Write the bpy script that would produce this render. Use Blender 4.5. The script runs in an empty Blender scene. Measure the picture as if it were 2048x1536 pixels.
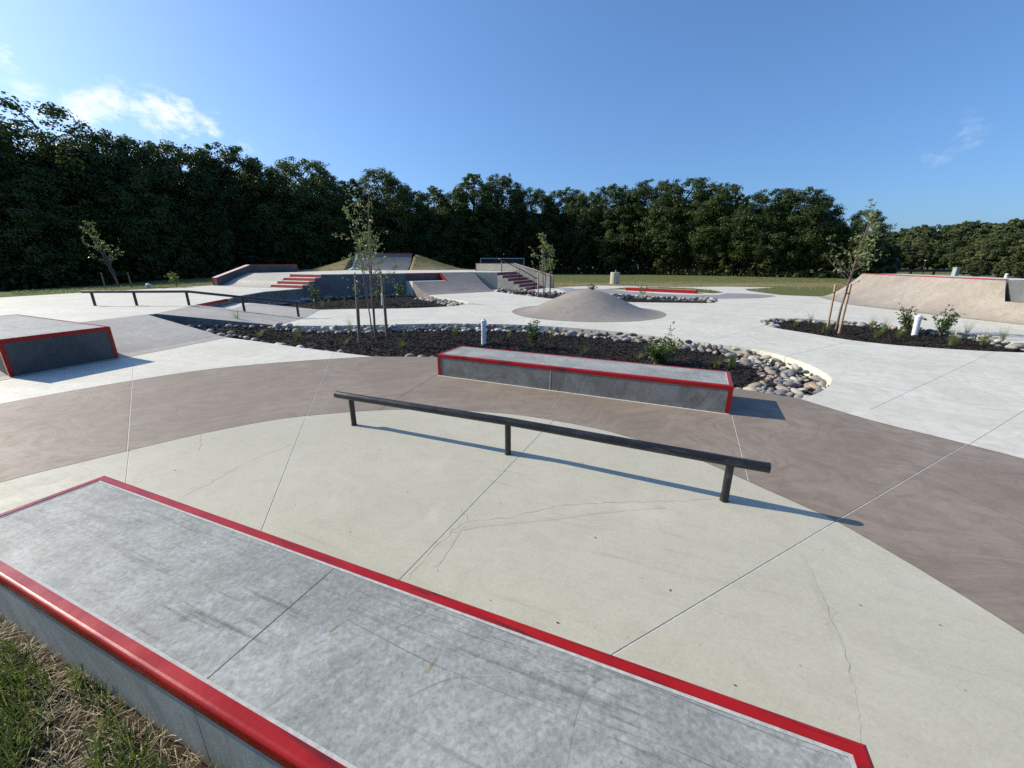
import bpy, bmesh, math, random
import numpy as np
from mathutils import Vector, Matrix
from mathutils.geometry import tessellate_polygon

# ------------------------------------------------------------------ camera, sky, sun, exposure
SC = bpy.context.scene
COL = SC.collection
F, YH, H = 800.0, 525.0, 1.65            # focal length in photo pixels, horizon row, eye height
PITCH = math.atan((768 - YH) / F)
CP, SP = math.cos(PITCH), math.sin(PITCH)

cam_d = bpy.data.cameras.new('camera')
cam = bpy.data.objects.new('camera', cam_d)
COL.objects.link(cam)
cam_d.sensor_width = 36.0
cam_d.lens = F / 2048 * 36.0
cam_d.clip_start, cam_d.clip_end = 0.05, 3000
cam.location = (0, 0, H)
cam.rotation_euler = (math.pi / 2 - PITCH, 0, 0)
SC.camera = cam

SUN_EL = math.radians(30.5)
SUN_AZ = math.atan2(-0.953, 0.304)       # clockwise from +Y
SUN_DIR = Vector((math.sin(SUN_AZ) * math.cos(SUN_EL), math.cos(SUN_AZ) * math.cos(SUN_EL), math.sin(SUN_EL)))
sun_d = bpy.data.lights.new('sun', 'SUN')
sun_d.energy = 5.0
sun_d.angle = math.radians(0.53)
sun_d.color = (1.0, 0.905, 0.725)
sun = bpy.data.objects.new('sun', sun_d)
COL.objects.link(sun)
sun.rotation_euler = SUN_DIR.to_track_quat('Z', 'Y').to_euler()

W = bpy.data.worlds.new('World')
SC.world = W
W.use_nodes = True
SKY_STRENGTH = 0.10
SC.view_settings.view_transform = 'Standard'
SC.view_settings.look = 'None'
SC.view_settings.gamma = 1.0
SC.view_settings.exposure = 0.27
SC.view_settings.use_curve_mapping = False
SC.cycles.use_denoising = False
SC.cycles.max_bounces = 6
SC.cycles.transparent_max_bounces = 4


def ray(x, y):
    u = (x - 1024) / F
    v = -(y - 768) / F
    return (u, CP + v * SP, -SP + v * CP)


def gp(x, y, z=0.0):
    """the point of the level z seen at photo pixel (x, y)"""
    d = ray(x, y)
    t = (z - H) / d[2]
    return Vector((d[0] * t, d[1] * t, z))


def at_depth(x, y, Y):
    """the point at distance Y ahead seen at photo pixel (x, y)"""
    d = ray(x, y)
    t = Y / d[1]
    return Vector((d[0] * t, Y, H + d[2] * t))


# ------------------------------------------------------------------ node helpers
class NT:
    def __init__(s, tree):
        s.t = tree
        s.n = tree.nodes
        s.l = tree.links

    def node(s, typ, **kw):
        n = s.n.new(typ)
        for k, v in kw.items():
            setattr(n, k, v)
        return n

    def put(s, sock, v):
        if v is None:
            return
        if hasattr(v, 'is_output') or hasattr(v, 'links'):
            s.l.new(v, sock)
        else:
            sock.default_value = v

    def math(s, op, a, b=None, c=None, clamp=False):
        n = s.node('ShaderNodeMath', operation=op, use_clamp=clamp)
        s.put(n.inputs[0], a)
        s.put(n.inputs[1], b)
        s.put(n.inputs[2], c)
        return n.outputs[0]

    def mix(s, fac, a, b, blend='MIX'):
        n = s.node('ShaderNodeMix', data_type='RGBA', blend_type=blend)
        s.put(n.inputs[0], fac)
        s.put(n.inputs[6], a)
        s.put(n.inputs[7], b)
        return n.outputs[2]

    def noise(s, vec, scale, detail=4, rough=0.55, dist=0.0):
        n = s.node('ShaderNodeTexNoise')
        s.put(n.inputs['Vector'], vec)
        n.inputs['Scale'].default_value = scale
        n.inputs['Detail'].default_value = detail
        n.inputs['Roughness'].default_value = rough
        n.inputs['Distortion'].default_value = dist
        return n.outputs['Fac']

    def mapping(s, vec, scale=(1, 1, 1), rot=(0, 0, 0), loc=(0, 0, 0)):
        n = s.node('ShaderNodeMapping')
        s.put(n.inputs[0], vec)
        n.inputs['Location'].default_value = loc
        n.inputs['Rotation'].default_value = rot
        n.inputs['Scale'].default_value = scale
        return n.outputs[0]

    def along(s, vec, ang, scale):
        """coordinates turned so that the direction at -ang lies along x, then stretched"""
        r = s.node('ShaderNodeVectorRotate', rotation_type='Z_AXIS')
        s.put(r.inputs['Vector'], vec)
        r.inputs['Angle'].default_value = ang
        return s.mapping(r.outputs[0], scale)

    def remap(s, v, a, b, c=0.0, d=1.0):
        n = s.node('ShaderNodeMapRange')
        s.put(n.inputs[0], v)
        n.inputs[1].default_value = a
        n.inputs[2].default_value = b
        n.inputs[3].default_value = c
        n.inputs[4].default_value = d
        return n.outputs[0]

    def pos(s):
        return s.node('ShaderNodeNewGeometry').outputs['Position']

    def obj(s):
        return s.node('ShaderNodeTexCoord').outputs['Object']

    def bump(s, h, strength=0.3, dist=0.01):
        n = s.node('ShaderNodeBump')
        s.put(n.inputs['Height'], h)
        n.inputs['Strength'].default_value = strength
        n.inputs['Distance'].default_value = dist
        return n.outputs[0]


def new_mat(name):
    m = bpy.data.materials.new(name)
    m.use_nodes = True
    nt = NT(m.node_tree)
    nt.n.clear()
    out = nt.node('ShaderNodeOutputMaterial')
    b = nt.node('ShaderNodeBsdfPrincipled')
    nt.l.new(b.outputs[0], out.inputs[0])
    return m, nt, b, out


def c4(c):
    return (c[0], c[1], c[2], 1.0)


def concrete(name, ca, cb, dark, rough=0.62, streak_rot=0.4, streak=0.10, scuff=0.25, grain=0.05, spec=0.35, blotch=0.7, mott_=0.55, bloom=0.45):
    m, nt, b, out = new_mat(name)
    p = nt.pos()
    big = nt.noise(p, blotch, 5, 0.6, 0.4)
    col = nt.mix(nt.remap(big, 0.40, 0.60), c4(ca), c4(cb))
    mid = nt.noise(p, 5.5, 7, 0.68, 0.6)
    col = nt.mix(nt.remap(mid, 0.44, 0.62, 0.0, mott_), col, c4([x * 0.78 for x in ca]))
    # trowel sweeps: long curved streaks
    warp = nt.noise(p, 0.35, 2, 0.5)
    ps = nt.node('ShaderNodeVectorRotate', rotation_type='Z_AXIS')
    nt.put(ps.inputs['Vector'], p)
    nt.put(ps.inputs['Angle'], nt.math('MULTIPLY_ADD', warp, 2.2, streak_rot - 1.1))
    st = nt.noise(nt.mapping(ps.outputs[0], (0.55, 7.0, 1.0)), 1.7, 6, 0.66)
    col = nt.mix(nt.remap(st, 0.50, 0.66, 0.0, streak * 4.0), col, c4([x * 0.70 for x in ca]))
    col = nt.mix(nt.remap(st, 0.47, 0.34, 0.0, streak * 3.0), col, c4([min(1, x * 1.18) for x in cb]))
    # wheel and board scuffs
    sc = nt.noise(nt.along(p, 0.40, (0.6, 11.0, 1.0)), 1.9, 8, 0.74, 0.25)
    sc2 = nt.noise(p, 0.55, 3, 0.5)
    f = nt.math('MULTIPLY', nt.remap(sc, 0.555, 0.66), nt.remap(sc2, 0.44, 0.58))
    col = nt.mix(nt.math('MULTIPLY', f, scuff), col, c4(dark))
    # hairline scratches and float marks: thin level lines of a warped noise
    hl = nt.noise(p, 0.55, 2, 0.5, 0.9)
    hm = nt.noise(p, 1.6, 4, 0.6)
    for lvl, wid_ in ((0.47, 0.0011), (0.56, 0.0009), (0.38, 0.0010)):
        ln_ = nt.remap(nt.math('ABSOLUTE', nt.math('SUBTRACT', hl, lvl)), wid_, wid_ * 0.35)
        col = nt.mix(nt.math('MULTIPLY', nt.math('MULTIPLY', ln_, nt.remap(hm, 0.53, 0.60)), scuff * 0.45), col, c4(dark))
    # worn pale bloom
    bl = nt.noise(p, 1.3, 9, 0.74, 0.8)
    col = nt.mix(nt.remap(bl, 0.56, 0.70, 0.0, bloom), col, c4([min(1, x * 1.22) for x in cb]))
    fine = nt.noise(p, 70, 3, 0.7)
    g = nt.remap(fine, 0.3, 0.7, 1 - grain, 1 + grain)
    mott = nt.noise(p, 42, 6, 0.8)
    g = nt.math('MULTIPLY', g, nt.remap(mott, 0.36, 0.64, 1 - grain * 1.2, 1 + grain * 1.0))
    gn = nt.node('ShaderNodeCombineColor')
    for i in range(3):
        nt.put(gn.inputs[i], g)
    col = nt.mix(1.0, col, gn.outputs[0], 'MULTIPLY')
    # pin holes and specks
    sp = nt.node('ShaderNodeTexVoronoi')
    nt.put(sp.inputs['Vector'], p)
    sp.inputs['Scale'].default_value = 16
    keep = nt.noise(p, 9, 2, 0.5)
    hole = nt.math('MULTIPLY', nt.remap(sp.outputs['Distance'], 0.075, 0.035), nt.remap(keep, 0.55, 0.6))
    col = nt.mix(nt.math('MULTIPLY', hole, 0.55), col, c4(dark))
    nt.put(b.inputs['Base Color'], col)
    nt.put(b.inputs['Roughness'], nt.remap(mid, 0.3, 0.7, rough - 0.1, rough + 0.12))
    b.inputs['Specular IOR Level'].default_value = spec
    hgt = nt.math('MULTIPLY_ADD', fine, 0.35, nt.math('MULTIPLY_ADD', mid, 0.6, st))
    nt.put(b.inputs['Normal'], nt.bump(hgt, 0.22, 0.006))
    return m


def simple(name, col, rough=0.5, metal=0.0, var=0.15, vscale=8.0, spec=0.5, bump=0.1, coat=0.0):
    m, nt, b, out = new_mat(name)
    p = nt.obj()
    n = nt.noise(p, vscale, 6, 0.65)
    c = nt.mix(nt.remap(n, 0.3, 0.7), c4([x * (1 - var) for x in col]), c4([min(1, x * (1 + var)) for x in col]))
    nt.put(b.inputs['Base Color'], c)
    nt.put(b.inputs['Roughness'], nt.remap(n, 0.3, 0.7, rough * 0.85, min(1, rough * 1.15)))
    b.inputs['Metallic'].default_value = metal
    b.inputs['Specular IOR Level'].default_value = spec
    b.inputs['Coat Weight'].default_value = coat
    b.inputs['Coat Roughness'].default_value = 0.12
    if bump:
        nt.put(b.inputs['Normal'], nt.bump(nt.noise(p, vscale * 5, 4, 0.6), bump, 0.01))
    return m


def worn_paint(name, col, scrape, rough=0.28, amount=0.5, spec=0.5):
    """glossy paint rubbed dark along its edge by boards"""
    m, nt, b, out = new_mat(name)
    p = nt.pos()
    n = nt.noise(nt.along(p, 0.40, (0.9, 14.0, 6.0)), 2.2, 8, 0.75, 0.4)
    big = nt.noise(p, 1.1, 3, 0.5)
    f = nt.math('MULTIPLY', nt.remap(n, 0.52, 0.62), nt.remap(big, 0.40, 0.58))
    var = nt.noise(p, 6, 5, 0.6)
    base = nt.mix(nt.remap(var, 0.3, 0.7), c4([x * 0.84 for x in col]), c4([x * 1.12 for x in col]))
    nt.put(b.inputs['Base Color'], nt.mix(nt.math('MULTIPLY', f, amount), base, c4(scrape)))
    nt.put(b.inputs['Roughness'], nt.remap(var, 0.3, 0.7, rough * 0.8, rough * 1.3))
    b.inputs['Specular IOR Level'].default_value = spec
    nt.put(b.inputs['Normal'], nt.bump(nt.noise(p, 38, 4, 0.6), 0.10, 0.004))
    return m


def leafy(name, ca, cb, trans=0.3, rough=0.55, vscale=0.6, spec=0.3, accent=None):
    m, nt, b, out = new_mat(name)
    p = nt.pos()
    n = nt.noise(p, vscale, 4, 0.6)
    n2 = nt.noise(p, vscale * 9, 2, 0.5)
    oi = nt.node('ShaderNodeObjectInfo')
    f = nt.math('ADD', nt.remap(n, 0.3, 0.7, 0.0, 0.6), nt.remap(n2, 0.3, 0.7, -0.15, 0.35))
    f = nt.math('ADD', f, nt.math('MULTIPLY_ADD', oi.outputs['Random'], 0.8, -0.36), clamp=True)
    col = nt.mix(f, c4(ca), c4(cb))
    if accent:
        col = nt.mix(nt.remap(nt.noise(p, vscale * 2.3, 3, 0.6), 0.62, 0.72, 0.0, 0.55), col, c4(accent))
    nt.put(b.inputs['Base Color'], col)
    b.inputs['Roughness'].default_value = rough
    b.inputs['Specular IOR Level'].default_value = spec
    tr = nt.node('ShaderNodeBsdfTranslucent')
    nt.put(tr.inputs['Color'], nt.mix(0.5, col, (0.11, 0.18, 0.03, 1)))
    ms = nt.node('ShaderNodeMixShader')
    ms.inputs[0].default_value = trans
    nt.l.new(b.outputs[0], ms.inputs[1])
    nt.l.new(tr.outputs[0], ms.inputs[2])
    nt.l.new(ms.outputs[0], out.inputs[0])
    return m


# ------------------------------------------------------------------ world sky with a few thin clouds
def build_world():
    nt = NT(W.node_tree)
    nt.n.clear()
    out = nt.node('ShaderNodeOutputWorld')
    bg = nt.node('ShaderNodeBackground')
    nt.l.new(bg.outputs[0], out.inputs[0])
    sky = nt.node('ShaderNodeTexSky', sky_type='NISHITA')
    sky.sun_disc = False
    sky.sun_elevation = SUN_EL
    sky.sun_rotation = SUN_AZ % (2 * math.pi)
    sky.altitude = 0
    sky.air_density = 1.0
    sky.dust_density = 1.5
    sky.ozone_density = 10.0
    d = nt.node('ShaderNodeTexCoord').outputs['Generated']
    ga = nt.node('ShaderNodeGamma')
    nt.put(ga.inputs[0], sky.outputs[0])
    ga.inputs[1].default_value = 0.80
    col = nt.mix(1.0, ga.outputs[0], (1.64, 1.84, 2.02, 1), 'MULTIPLY')
    # thin cumulus scraps: noise kept to the few patches of sky that hold cloud
    wn = nt.node('ShaderNodeTexNoise')
    nt.put(wn.inputs['Vector'], d)
    wn.inputs['Scale'].default_value = 5
    wn.inputs['Detail'].default_value = 4
    addv = nt.node('ShaderNodeVectorMath', operation='MULTIPLY_ADD')
    nt.put(addv.inputs[0], wn.outputs['Color'])
    addv.inputs[1].default_value = (0.10, 0.10, 0.05)
    nt.put(addv.inputs[2], d)
    cn = nt.noise(nt.mapping(addv.outputs[0], (1, 1, 1.7)), 17, 12, 0.68)
    tot = None
    for (px, py, r, gain) in ((180, 225, 0.034, 1.0), (235, 212, 0.034, 1.0), (290, 240, 0.030, 0.9), (330, 222, 0.034, 1.0), (362, 206, 0.022, 0.9), (375, 252, 0.030, 1.0), (415, 245, 0.026, 0.9), (320, 275, 0.024, 0.7),
                              (5, 112, 0.02, 0.7), (1880, 295, 0.036, 0.15), (1930, 280, 0.030, 0.14), (1960, 252, 0.030, 0.13), (490, 300, 0.022, 0.5), (60, 205, 0.03, 0.6)):
        v = Vector(ray(px, py)).normalized()
        dv = nt.node('ShaderNodeVectorMath', operation='DISTANCE')
        nt.put(dv.inputs[0], d)
        dv.inputs[1].default_value = v
        k = nt.math('MULTIPLY', nt.remap(dv.outputs['Value'], r * 1.25, r * 0.1), gain)
        tot = k if tot is None else nt.math('MAXIMUM', tot, k)
    dens = nt.math('MULTIPLY', nt.remap(nt.math('ADD', cn, nt.math('MULTIPLY', tot, 0.20)), 0.55, 0.80), nt.math('MINIMUM', nt.math('MULTIPLY', tot, 2.2), 1.0))
    col = nt.mix(nt.math('MULTIPLY', dens, 0.9), col, (9.4, 9.8, 10.2, 1))
    nt.put(bg.inputs[0], col)
    bg.inputs[1].default_value = SKY_STRENGTH


build_world()

# ------------------------------------------------------------------ materials
M = {}
M['pale'] = concrete('pale_concrete', (0.456, 0.434, 0.338), (0.506, 0.482, 0.386), (0.20, 0.19, 0.17), scuff=0.30, streak=0.02, blotch=0.4, mott_=0.28, bloom=0.35)
M['white'] = concrete('white_concrete', (0.595, 0.575, 0.485), (0.675, 0.655, 0.565), (0.30, 0.30, 0.29), scuff=0.22, streak=0.07, streak_rot=0.1)
M['mauve'] = concrete('mauve_concrete', (0.232, 0.186, 0.144), (0.285, 0.232, 0.183), (0.14, 0.12, 0.115), scuff=0.35, streak=0.10, streak_rot=-0.2)
M['taupe'] = concrete('taupe_concrete', (0.41, 0.38, 0.33), (0.485, 0.452, 0.40), (0.17, 0.16, 0.15), scuff=0.40, streak=0.12, streak_rot=0.9)
M['taupe_dark'] = concrete('dark_taupe_concrete', (0.235, 0.208, 0.182), (0.295, 0.262, 0.230), (0.12, 0.11, 0.10), scuff=0.50, streak=0.13, streak_rot=0.9)
M['taupe_mid'] = concrete('mid_taupe_concrete', (0.275, 0.242, 0.202), (0.335, 0.298, 0.255), (0.14, 0.13, 0.12), scuff=0.50, streak=0.07, streak_rot=0.9)
M['slate'] = concrete('dark_path_concrete', (0.27, 0.265, 0.265), (0.33, 0.32, 0.32), (0.17, 0.17, 0.17), scuff=0.1, streak=0.06)
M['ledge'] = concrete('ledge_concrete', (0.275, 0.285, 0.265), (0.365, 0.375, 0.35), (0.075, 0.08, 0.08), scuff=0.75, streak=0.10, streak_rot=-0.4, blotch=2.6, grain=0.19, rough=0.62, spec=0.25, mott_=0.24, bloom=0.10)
M['ledge_side'] = concrete('shaded_side_concrete', (0.165, 0.165, 0.148), (0.245, 0.243, 0.222), (0.035, 0.035, 0.035), scuff=0.85, streak=0.10, streak_rot=1.5, blotch=2.4, grain=0.10)  # grimy block sides, with the shade of upright faces put into the tone
M['wall'] = concrete('shaded_wall_concrete', (0.115, 0.125, 0.13), (0.155, 0.165, 0.17), (0.05, 0.055, 0.06), scuff=0.35, streak=0.08, streak_rot=1.5, blotch=1.4)  # cast concrete, darkened for the shade on upright faces turned from the sun
M['wall_shade'] = concrete('deep_shade_wall_concrete', (0.060, 0.064, 0.066), (0.085, 0.088, 0.09), (0.03, 0.03, 0.03), scuff=0.35, streak=0.08, streak_rot=1.5, blotch=1.4)  # same concrete, darker still: deeper shade put into the colour
M['wall_pale'] = concrete('pale_wall_concrete', (0.39, 0.37, 0.305), (0.48, 0.46, 0.385), (0.08, 0.085, 0.09), scuff=0.35, streak=0.12, streak_rot=1.5, blotch=1.4)
M['grout'] = simple('pale_grout', (0.44, 0.44, 0.42), 0.8, var=0.25, vscale=40)
M['joint'] = simple('joint_grout', (0.60, 0.57, 0.50), 0.9, var=0.25, vscale=30)
M['red'] = worn_paint('red_paint', (0.36, 0.010, 0.010), (0.040, 0.016, 0.016), amount=0.9, spec=0.32)
M['red_dull'] = worn_paint('red_riser_paint', (0.36, 0.030, 0.032), (0.09, 0.04, 0.04), rough=0.5, amount=0.35)
M['black'] = worn_paint('black_rail_paint', (0.014, 0.014, 0.015), (0.10, 0.105, 0.11), rough=0.30, amount=0.5)
M['mulch'] = simple('black_mulch', (0.020, 0.017, 0.015), 0.9, var=0.5, vscale=30, bump=0.8, spec=0.2)
M['chip'] = simple('bark_chip', (0.024, 0.020, 0.0175), 0.85, var=0.6, vscale=5, spec=0.25, bump=0.2)
M['soil'] = simple('brown_soil', (0.060, 0.045, 0.030), 0.95, var=0.45, vscale=14, bump=0.7, spec=0.1)
M['pvc'] = simple('white_pvc', (0.74, 0.76, 0.77), 0.42, var=0.06, vscale=5, bump=0.02)
M['stake'] = simple('pale_stake_wood', (0.42, 0.30, 0.19), 0.75, var=0.25, vscale=16)
M['stake_grey'] = simple('weathered_stake_wood', (0.20, 0.145, 0.10), 0.8, var=0.3, vscale=16)
M['bark'] = simple('sapling_bark', (0.15, 0.115, 0.095), 0.85, var=0.45, vscale=22, bump=0.4)
M['trunk'] = simple('forest_bark', (0.060, 0.050, 0.042), 0.9, var=0.4, vscale=6, bump=0.5)
M['strap'] = simple('dark_strap', (0.02, 0.02, 0.02), 0.6)
M['steel'] = simple('galvanised_steel', (0.45, 0.46, 0.47), 0.4, metal=0.8, var=0.1)
M['net'] = simple('goal_net_cord', (0.16, 0.17, 0.18), 0.8)
M['goal'] = simple('goal_paint', (0.55, 0.57, 0.58), 0.5, var=0.08)
M['asphalt'] = simple('asphalt', (0.20, 0.20, 0.205), 0.9, var=0.12, vscale=3)
M['guard'] = simple('dark_timber', (0.030, 0.036, 0.036), 0.7)
M['sign'] = simple('red_sign_paint', (0.62, 0.10, 0.07), 0.5)
M['box'] = simple('utility_paint', (0.36, 0.41, 0.39), 0.5, var=0.08)
M['tan'] = simple('tan_residue', (0.26, 0.225, 0.155), 0.8, var=0.35, vscale=60)
M['crack'] = simple('crack_dirt', (0.15, 0.135, 0.11), 0.95)
ROCKC = [(0.29, 0.275, 0.25), (0.19, 0.185, 0.18), (0.40, 0.37, 0.32), (0.30, 0.24, 0.20), (0.12, 0.12, 0.125), (0.46, 0.45, 0.42), (0.33, 0.265, 0.19)]
M['rock'] = [simple('river_stone', c, 0.72, var=0.22, vscale=14, bump=0.25) for c in ROCKC]
M['leaf_a'] = leafy('forest_leaf', (0.026, 0.050, 0.013), (0.086, 0.122, 0.034), 0.28)
M['leaf_b'] = leafy('maple_leaf', (0.050, 0.084, 0.018), (0.110, 0.148, 0.040), 0.30, accent=(0.15, 0.085, 0.030))
M['leaf_c'] = leafy('conifer_needles', (0.022, 0.034, 0.015), (0.050, 0.064, 0.026), 0.15)
M['leaf_far'] = leafy('far_leaf', (0.056, 0.078, 0.030), (0.120, 0.140, 0.056), 0.28)
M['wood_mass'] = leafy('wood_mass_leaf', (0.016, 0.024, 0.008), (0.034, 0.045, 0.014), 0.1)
M['leaf_sap'] = leafy('birch_leaf', (0.135, 0.18, 0.06), (0.28, 0.32, 0.13), 0.40, vscale=3.0, spec=0.5, rough=0.4)
M['leaf_shrub'] = leafy('shrub_leaf', (0.070, 0.120, 0.026), (0.17, 0.22, 0.06), 0.38, vscale=6.0, spec=0.5, rough=0.4)
M['blade'] = leafy('grass_blade', (0.11, 0.16, 0.030), (0.26, 0.29, 0.09), 0.45, vscale=5.0)
M['straw'] = leafy('dry_straw', (0.26, 0.20, 0.11), (0.60, 0.50, 0.33), 0.2, vscale=9.0)
M['tuft'] = leafy('ornamental_grass_blade', (0.10, 0.155, 0.036), (0.25, 0.28, 0.10), 0.4, vscale=5.0)


def turf_mat():
    m, nt, b, out = new_mat('meadow_turf')
    p = nt.pos()
    big = nt.noise(nt.mapping(p, (0.35, 1.0, 1)), 0.55, 7, 0.72, 0.6)
    fine = nt.noise(p, 14, 8, 0.75)
    green = nt.mix(nt.remap(fine, 0.3, 0.7), (0.080, 0.098, 0.028, 1), (0.165, 0.178, 0.066, 1))
    dry = nt.mix(nt.remap(fine, 0.3, 0.7), (0.19, 0.145, 0.075, 1), (0.36, 0.285, 0.165, 1))
    # worn, re-seeded ground lies along the edge of the new concrete, mown turf further out
    sep = nt.node('ShaderNodeSeparateXYZ')
    nt.put(sep.inputs[0], p)
    far = nt.remap(nt.math('ABSOLUTE', nt.math('SUBTRACT', sep.outputs[1], 33.0)), 1.0, 9.0, 0.28, -0.16)
    f = nt.remap(nt.math('ADD', big, far), 0.58, 0.80)
    nt.put(b.inputs['Base Color'], nt.mix(f, green, dry))
    b.inputs['Roughness'].default_value = 0.95
    b.inputs['Specular IOR Level'].default_value = 0.1
    nt.put(b.inputs['Normal'], nt.bump(fine, 0.9, 0.06))
    return m


M['turf'] = turf_mat()


# ------------------------------------------------------------------ mesh helpers
class MB:
    def __init__(s):
        s.v = []
        s.f = []

    def add(s, vs, fs):
        o = len(s.v)
        s.v += [tuple(v) for v in vs]
        s.f += [tuple(i + o for i in f) for f in fs]
        return s

    def box(s, c, ax, ay, az, hx, hy, hz, bev=0.0):
        c, ax, ay, az = Vector(c), Vector(ax), Vector(ay), Vector(az)
        if bev <= 0:
            vs = [c + ax * (hx * i) + ay * (hy * j) + az * (hz * k) for k in (-1, 1) for j in (-1, 1) for i in (-1, 1)]
            return s.add(vs, [(0, 2, 3, 1), (4, 5, 7, 6), (0, 1, 5, 4), (2, 6, 7, 3), (0, 4, 6, 2), (1, 3, 7, 5)])
        vs, idx = [], {}
        for k in (-1, 1):
            for j in (-1, 1):
                for i in (-1, 1):
                    for q in range(3):
                        h = [hx, hy, hz]
                        w = [h[0] - bev, h[1] - bev, h[2] - bev]
                        w[q] = h[q]
                        idx[(i, j, k, q)] = len(vs)
                        vs.append(c + ax * (w[0] * i) + ay * (w[1] * j) + az * (w[2] * k))
        fs = []
        for sgn in (-1, 1):
            a = [(sgn, -1, -1, 0), (sgn, 1, -1, 0), (sgn, 1, 1, 0), (sgn, -1, 1, 0)]
            bq = [(-1, sgn, -1, 1), (1, sgn, -1, 1), (1, sgn, 1, 1), (-1, sgn, 1, 1)]
            d = [(-1, -1, sgn, 2), (1, -1, sgn, 2), (1, 1, sgn, 2), (-1, 1, sgn, 2)]
            for q in (a, bq, d):
                fs.append([idx[t] for t in q])
        for a in (-1, 1):
            for b in (-1, 1):
                fs.append([idx[t] for t in ((a, b, -1, 0), (a, b, -1, 1), (a, b, 1, 1), (a, b, 1, 0))])
                fs.append([idx[t] for t in ((a, -1, b, 0), (a, -1, b, 2), (a, 1, b, 2), (a, 1, b, 0))])
                fs.append([idx[t] for t in ((-1, a, b, 1), (-1, a, b, 2), (1, a, b, 2), (1, a, b, 1))])
                for d in (-1, 1):
                    fs.append([idx[(a, b, d, 0)], idx[(a, b, d, 1)], idx[(a, b, d, 2)]])
        return s.add(vs, fs)

    def tube(s, pts, r, n=10, cap=True):
        pts = [Vector(p) for p in pts]
        rs = r if isinstance(r, (list, tuple)) else [r] * len(pts)
        vs, fs = [], []
        up = None
        for i, p in enumerate(pts):
            t = (pts[min(i + 1, len(pts) - 1)] - pts[max(i - 1, 0)]).normalized()
            if up is None:
                up = Vector((0, 0, 1)) if abs(t.z) < 0.9 else Vector((1, 0, 0))
            x = t.cross(up).normalized()
            up = x.cross(t).normalized()
            for k in range(n):
                a = 2 * math.pi * k / n
                vs.append(p + (x * math.cos(a) + up * math.sin(a)) * rs[i])
        for i in range(len(pts) - 1):
            for k in range(n):
                fs.append((i * n + k, i * n + (k + 1) % n, (i + 1) * n + (k + 1) % n, (i + 1) * n + k))
        if cap:
            fs.append(tuple(range(n))[::-1])
            fs.append(tuple((len(pts) - 1) * n + k for k in range(n)))
        return s.add(vs, fs)

    def prism(s, poly, z0, z1, bottom=False):
        """poly: (x, y) or (x, y, z) list, top at z1 (or its own z), sides down to z0"""
        top = [Vector((p[0], p[1], p[2] if len(p) > 2 else z1)) for p in poly]
        bot = [Vector((p[0], p[1], z0)) for p in poly]
        n = len(poly)
        fs = [t for t in tessellate_polygon([[Vector((p[0], p[1], 0)) for p in poly]])]
        fs = [tuple(t) for t in fs]
        fs += [(i, (i + 1) % n, n + (i + 1) % n, n + i) for i in range(n)]
        return s.add(top + bot, fs)


def mk(name, mb, mat, parent=None, smooth=False, kind=None, fix=True):
    me = bpy.data.meshes.new(name)
    off = Vector(parent.location) if parent is not None else Vector((0, 0, 0))
    if parent is not None and parent.parent is not None:
        off = off + Vector(parent.parent.location)
    me.from_pydata([(v[0] - off.x, v[1] - off.y, v[2] - off.z) for v in mb.v], [], mb.f)
    if fix:
        bm = bmesh.new()
        bm.from_mesh(me)
        bmesh.ops.recalc_face_normals(bm, faces=bm.faces)
        bm.to_mesh(me)
        bm.free()
    if smooth:
        me.polygons.foreach_set('use_smooth', [True] * len(me.polygons))
    me.materials.append(mat)
    o = bpy.data.objects.new(name, me)
    COL.objects.link(o)
    if parent is not None:
        o.parent = parent
    if kind:
        o['kind'] = kind
    return o


def thing(name, label, cat, loc=(0, 0, 0), group=None):
    o = bpy.data.objects.new(name, None)
    o.empty_display_size = 0.2
    COL.objects.link(o)
    o.location = loc
    tag(o, label, cat, group)
    return o


def tag(o, label, cat, group=None):
    o['label'] = label
    o['category'] = cat
    if group:
        o['group'] = group
    return o


def copy_tree(o, parent=None):
    c = o.copy()
    COL.objects.link(c)
    if parent is not None:
        c.parent = parent
    for ch in [x for x in o.children]:
        copy_tree(ch, c)
    return c


def spline(pts, n=6):
    """Catmull-Rom through the points"""
    P = [Vector(p) for p in pts]
    P = [P[0] * 2 - P[1]] + P + [P[-1] * 2 - P[-2]]
    out = []
    for i in range(1, len(P) - 2):
        for k in range(n):
            t = k / n
            a, b, c, d = P[i - 1], P[i], P[i + 1], P[i + 2]
            out.append(0.5 * ((2 * b) + (c - a) * t + (2 * a - 5 * b + 4 * c - d) * t * t + (3 * b - a - 3 * c + d) * t ** 3))
    out.append(P[-2])
    return out


def xy(p):
    return (p[0], p[1])


def inside(p, poly):
    x, y = p[0], p[1]
    r = False
    j = len(poly) - 1
    for i in range(len(poly)):
        xi, yi = poly[i][0], poly[i][1]
        xj, yj = poly[j][0], poly[j][1]
        if (yi > y) != (yj > y) and x < (xj - xi) * (y - yi) / (yj - yi) + xi:
            r = not r
        j = i
    return r


def edge_dist(p, poly):
    d = 1e9
    px, py = p[0], p[1]
    for i in range(len(poly)):
        ax, ay = poly[i][0], poly[i][1]
        bx, by = poly[(i + 1) % len(poly)][0], poly[(i + 1) % len(poly)][1]
        ux, uy = bx - ax, by - ay
        L = ux * ux + uy * uy
        t = 0 if L == 0 else max(0, min(1, ((px - ax) * ux + (py - ay) * uy) / L))
        d = min(d, math.hypot(px - ax - ux * t, py - ay - uy * t))
    return d


def area2(poly):
    return sum(poly[i][0] * poly[(i + 1) % len(poly)][1] - poly[(i + 1) % len(poly)][0] * poly[i][1] for i in range(len(poly)))


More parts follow.
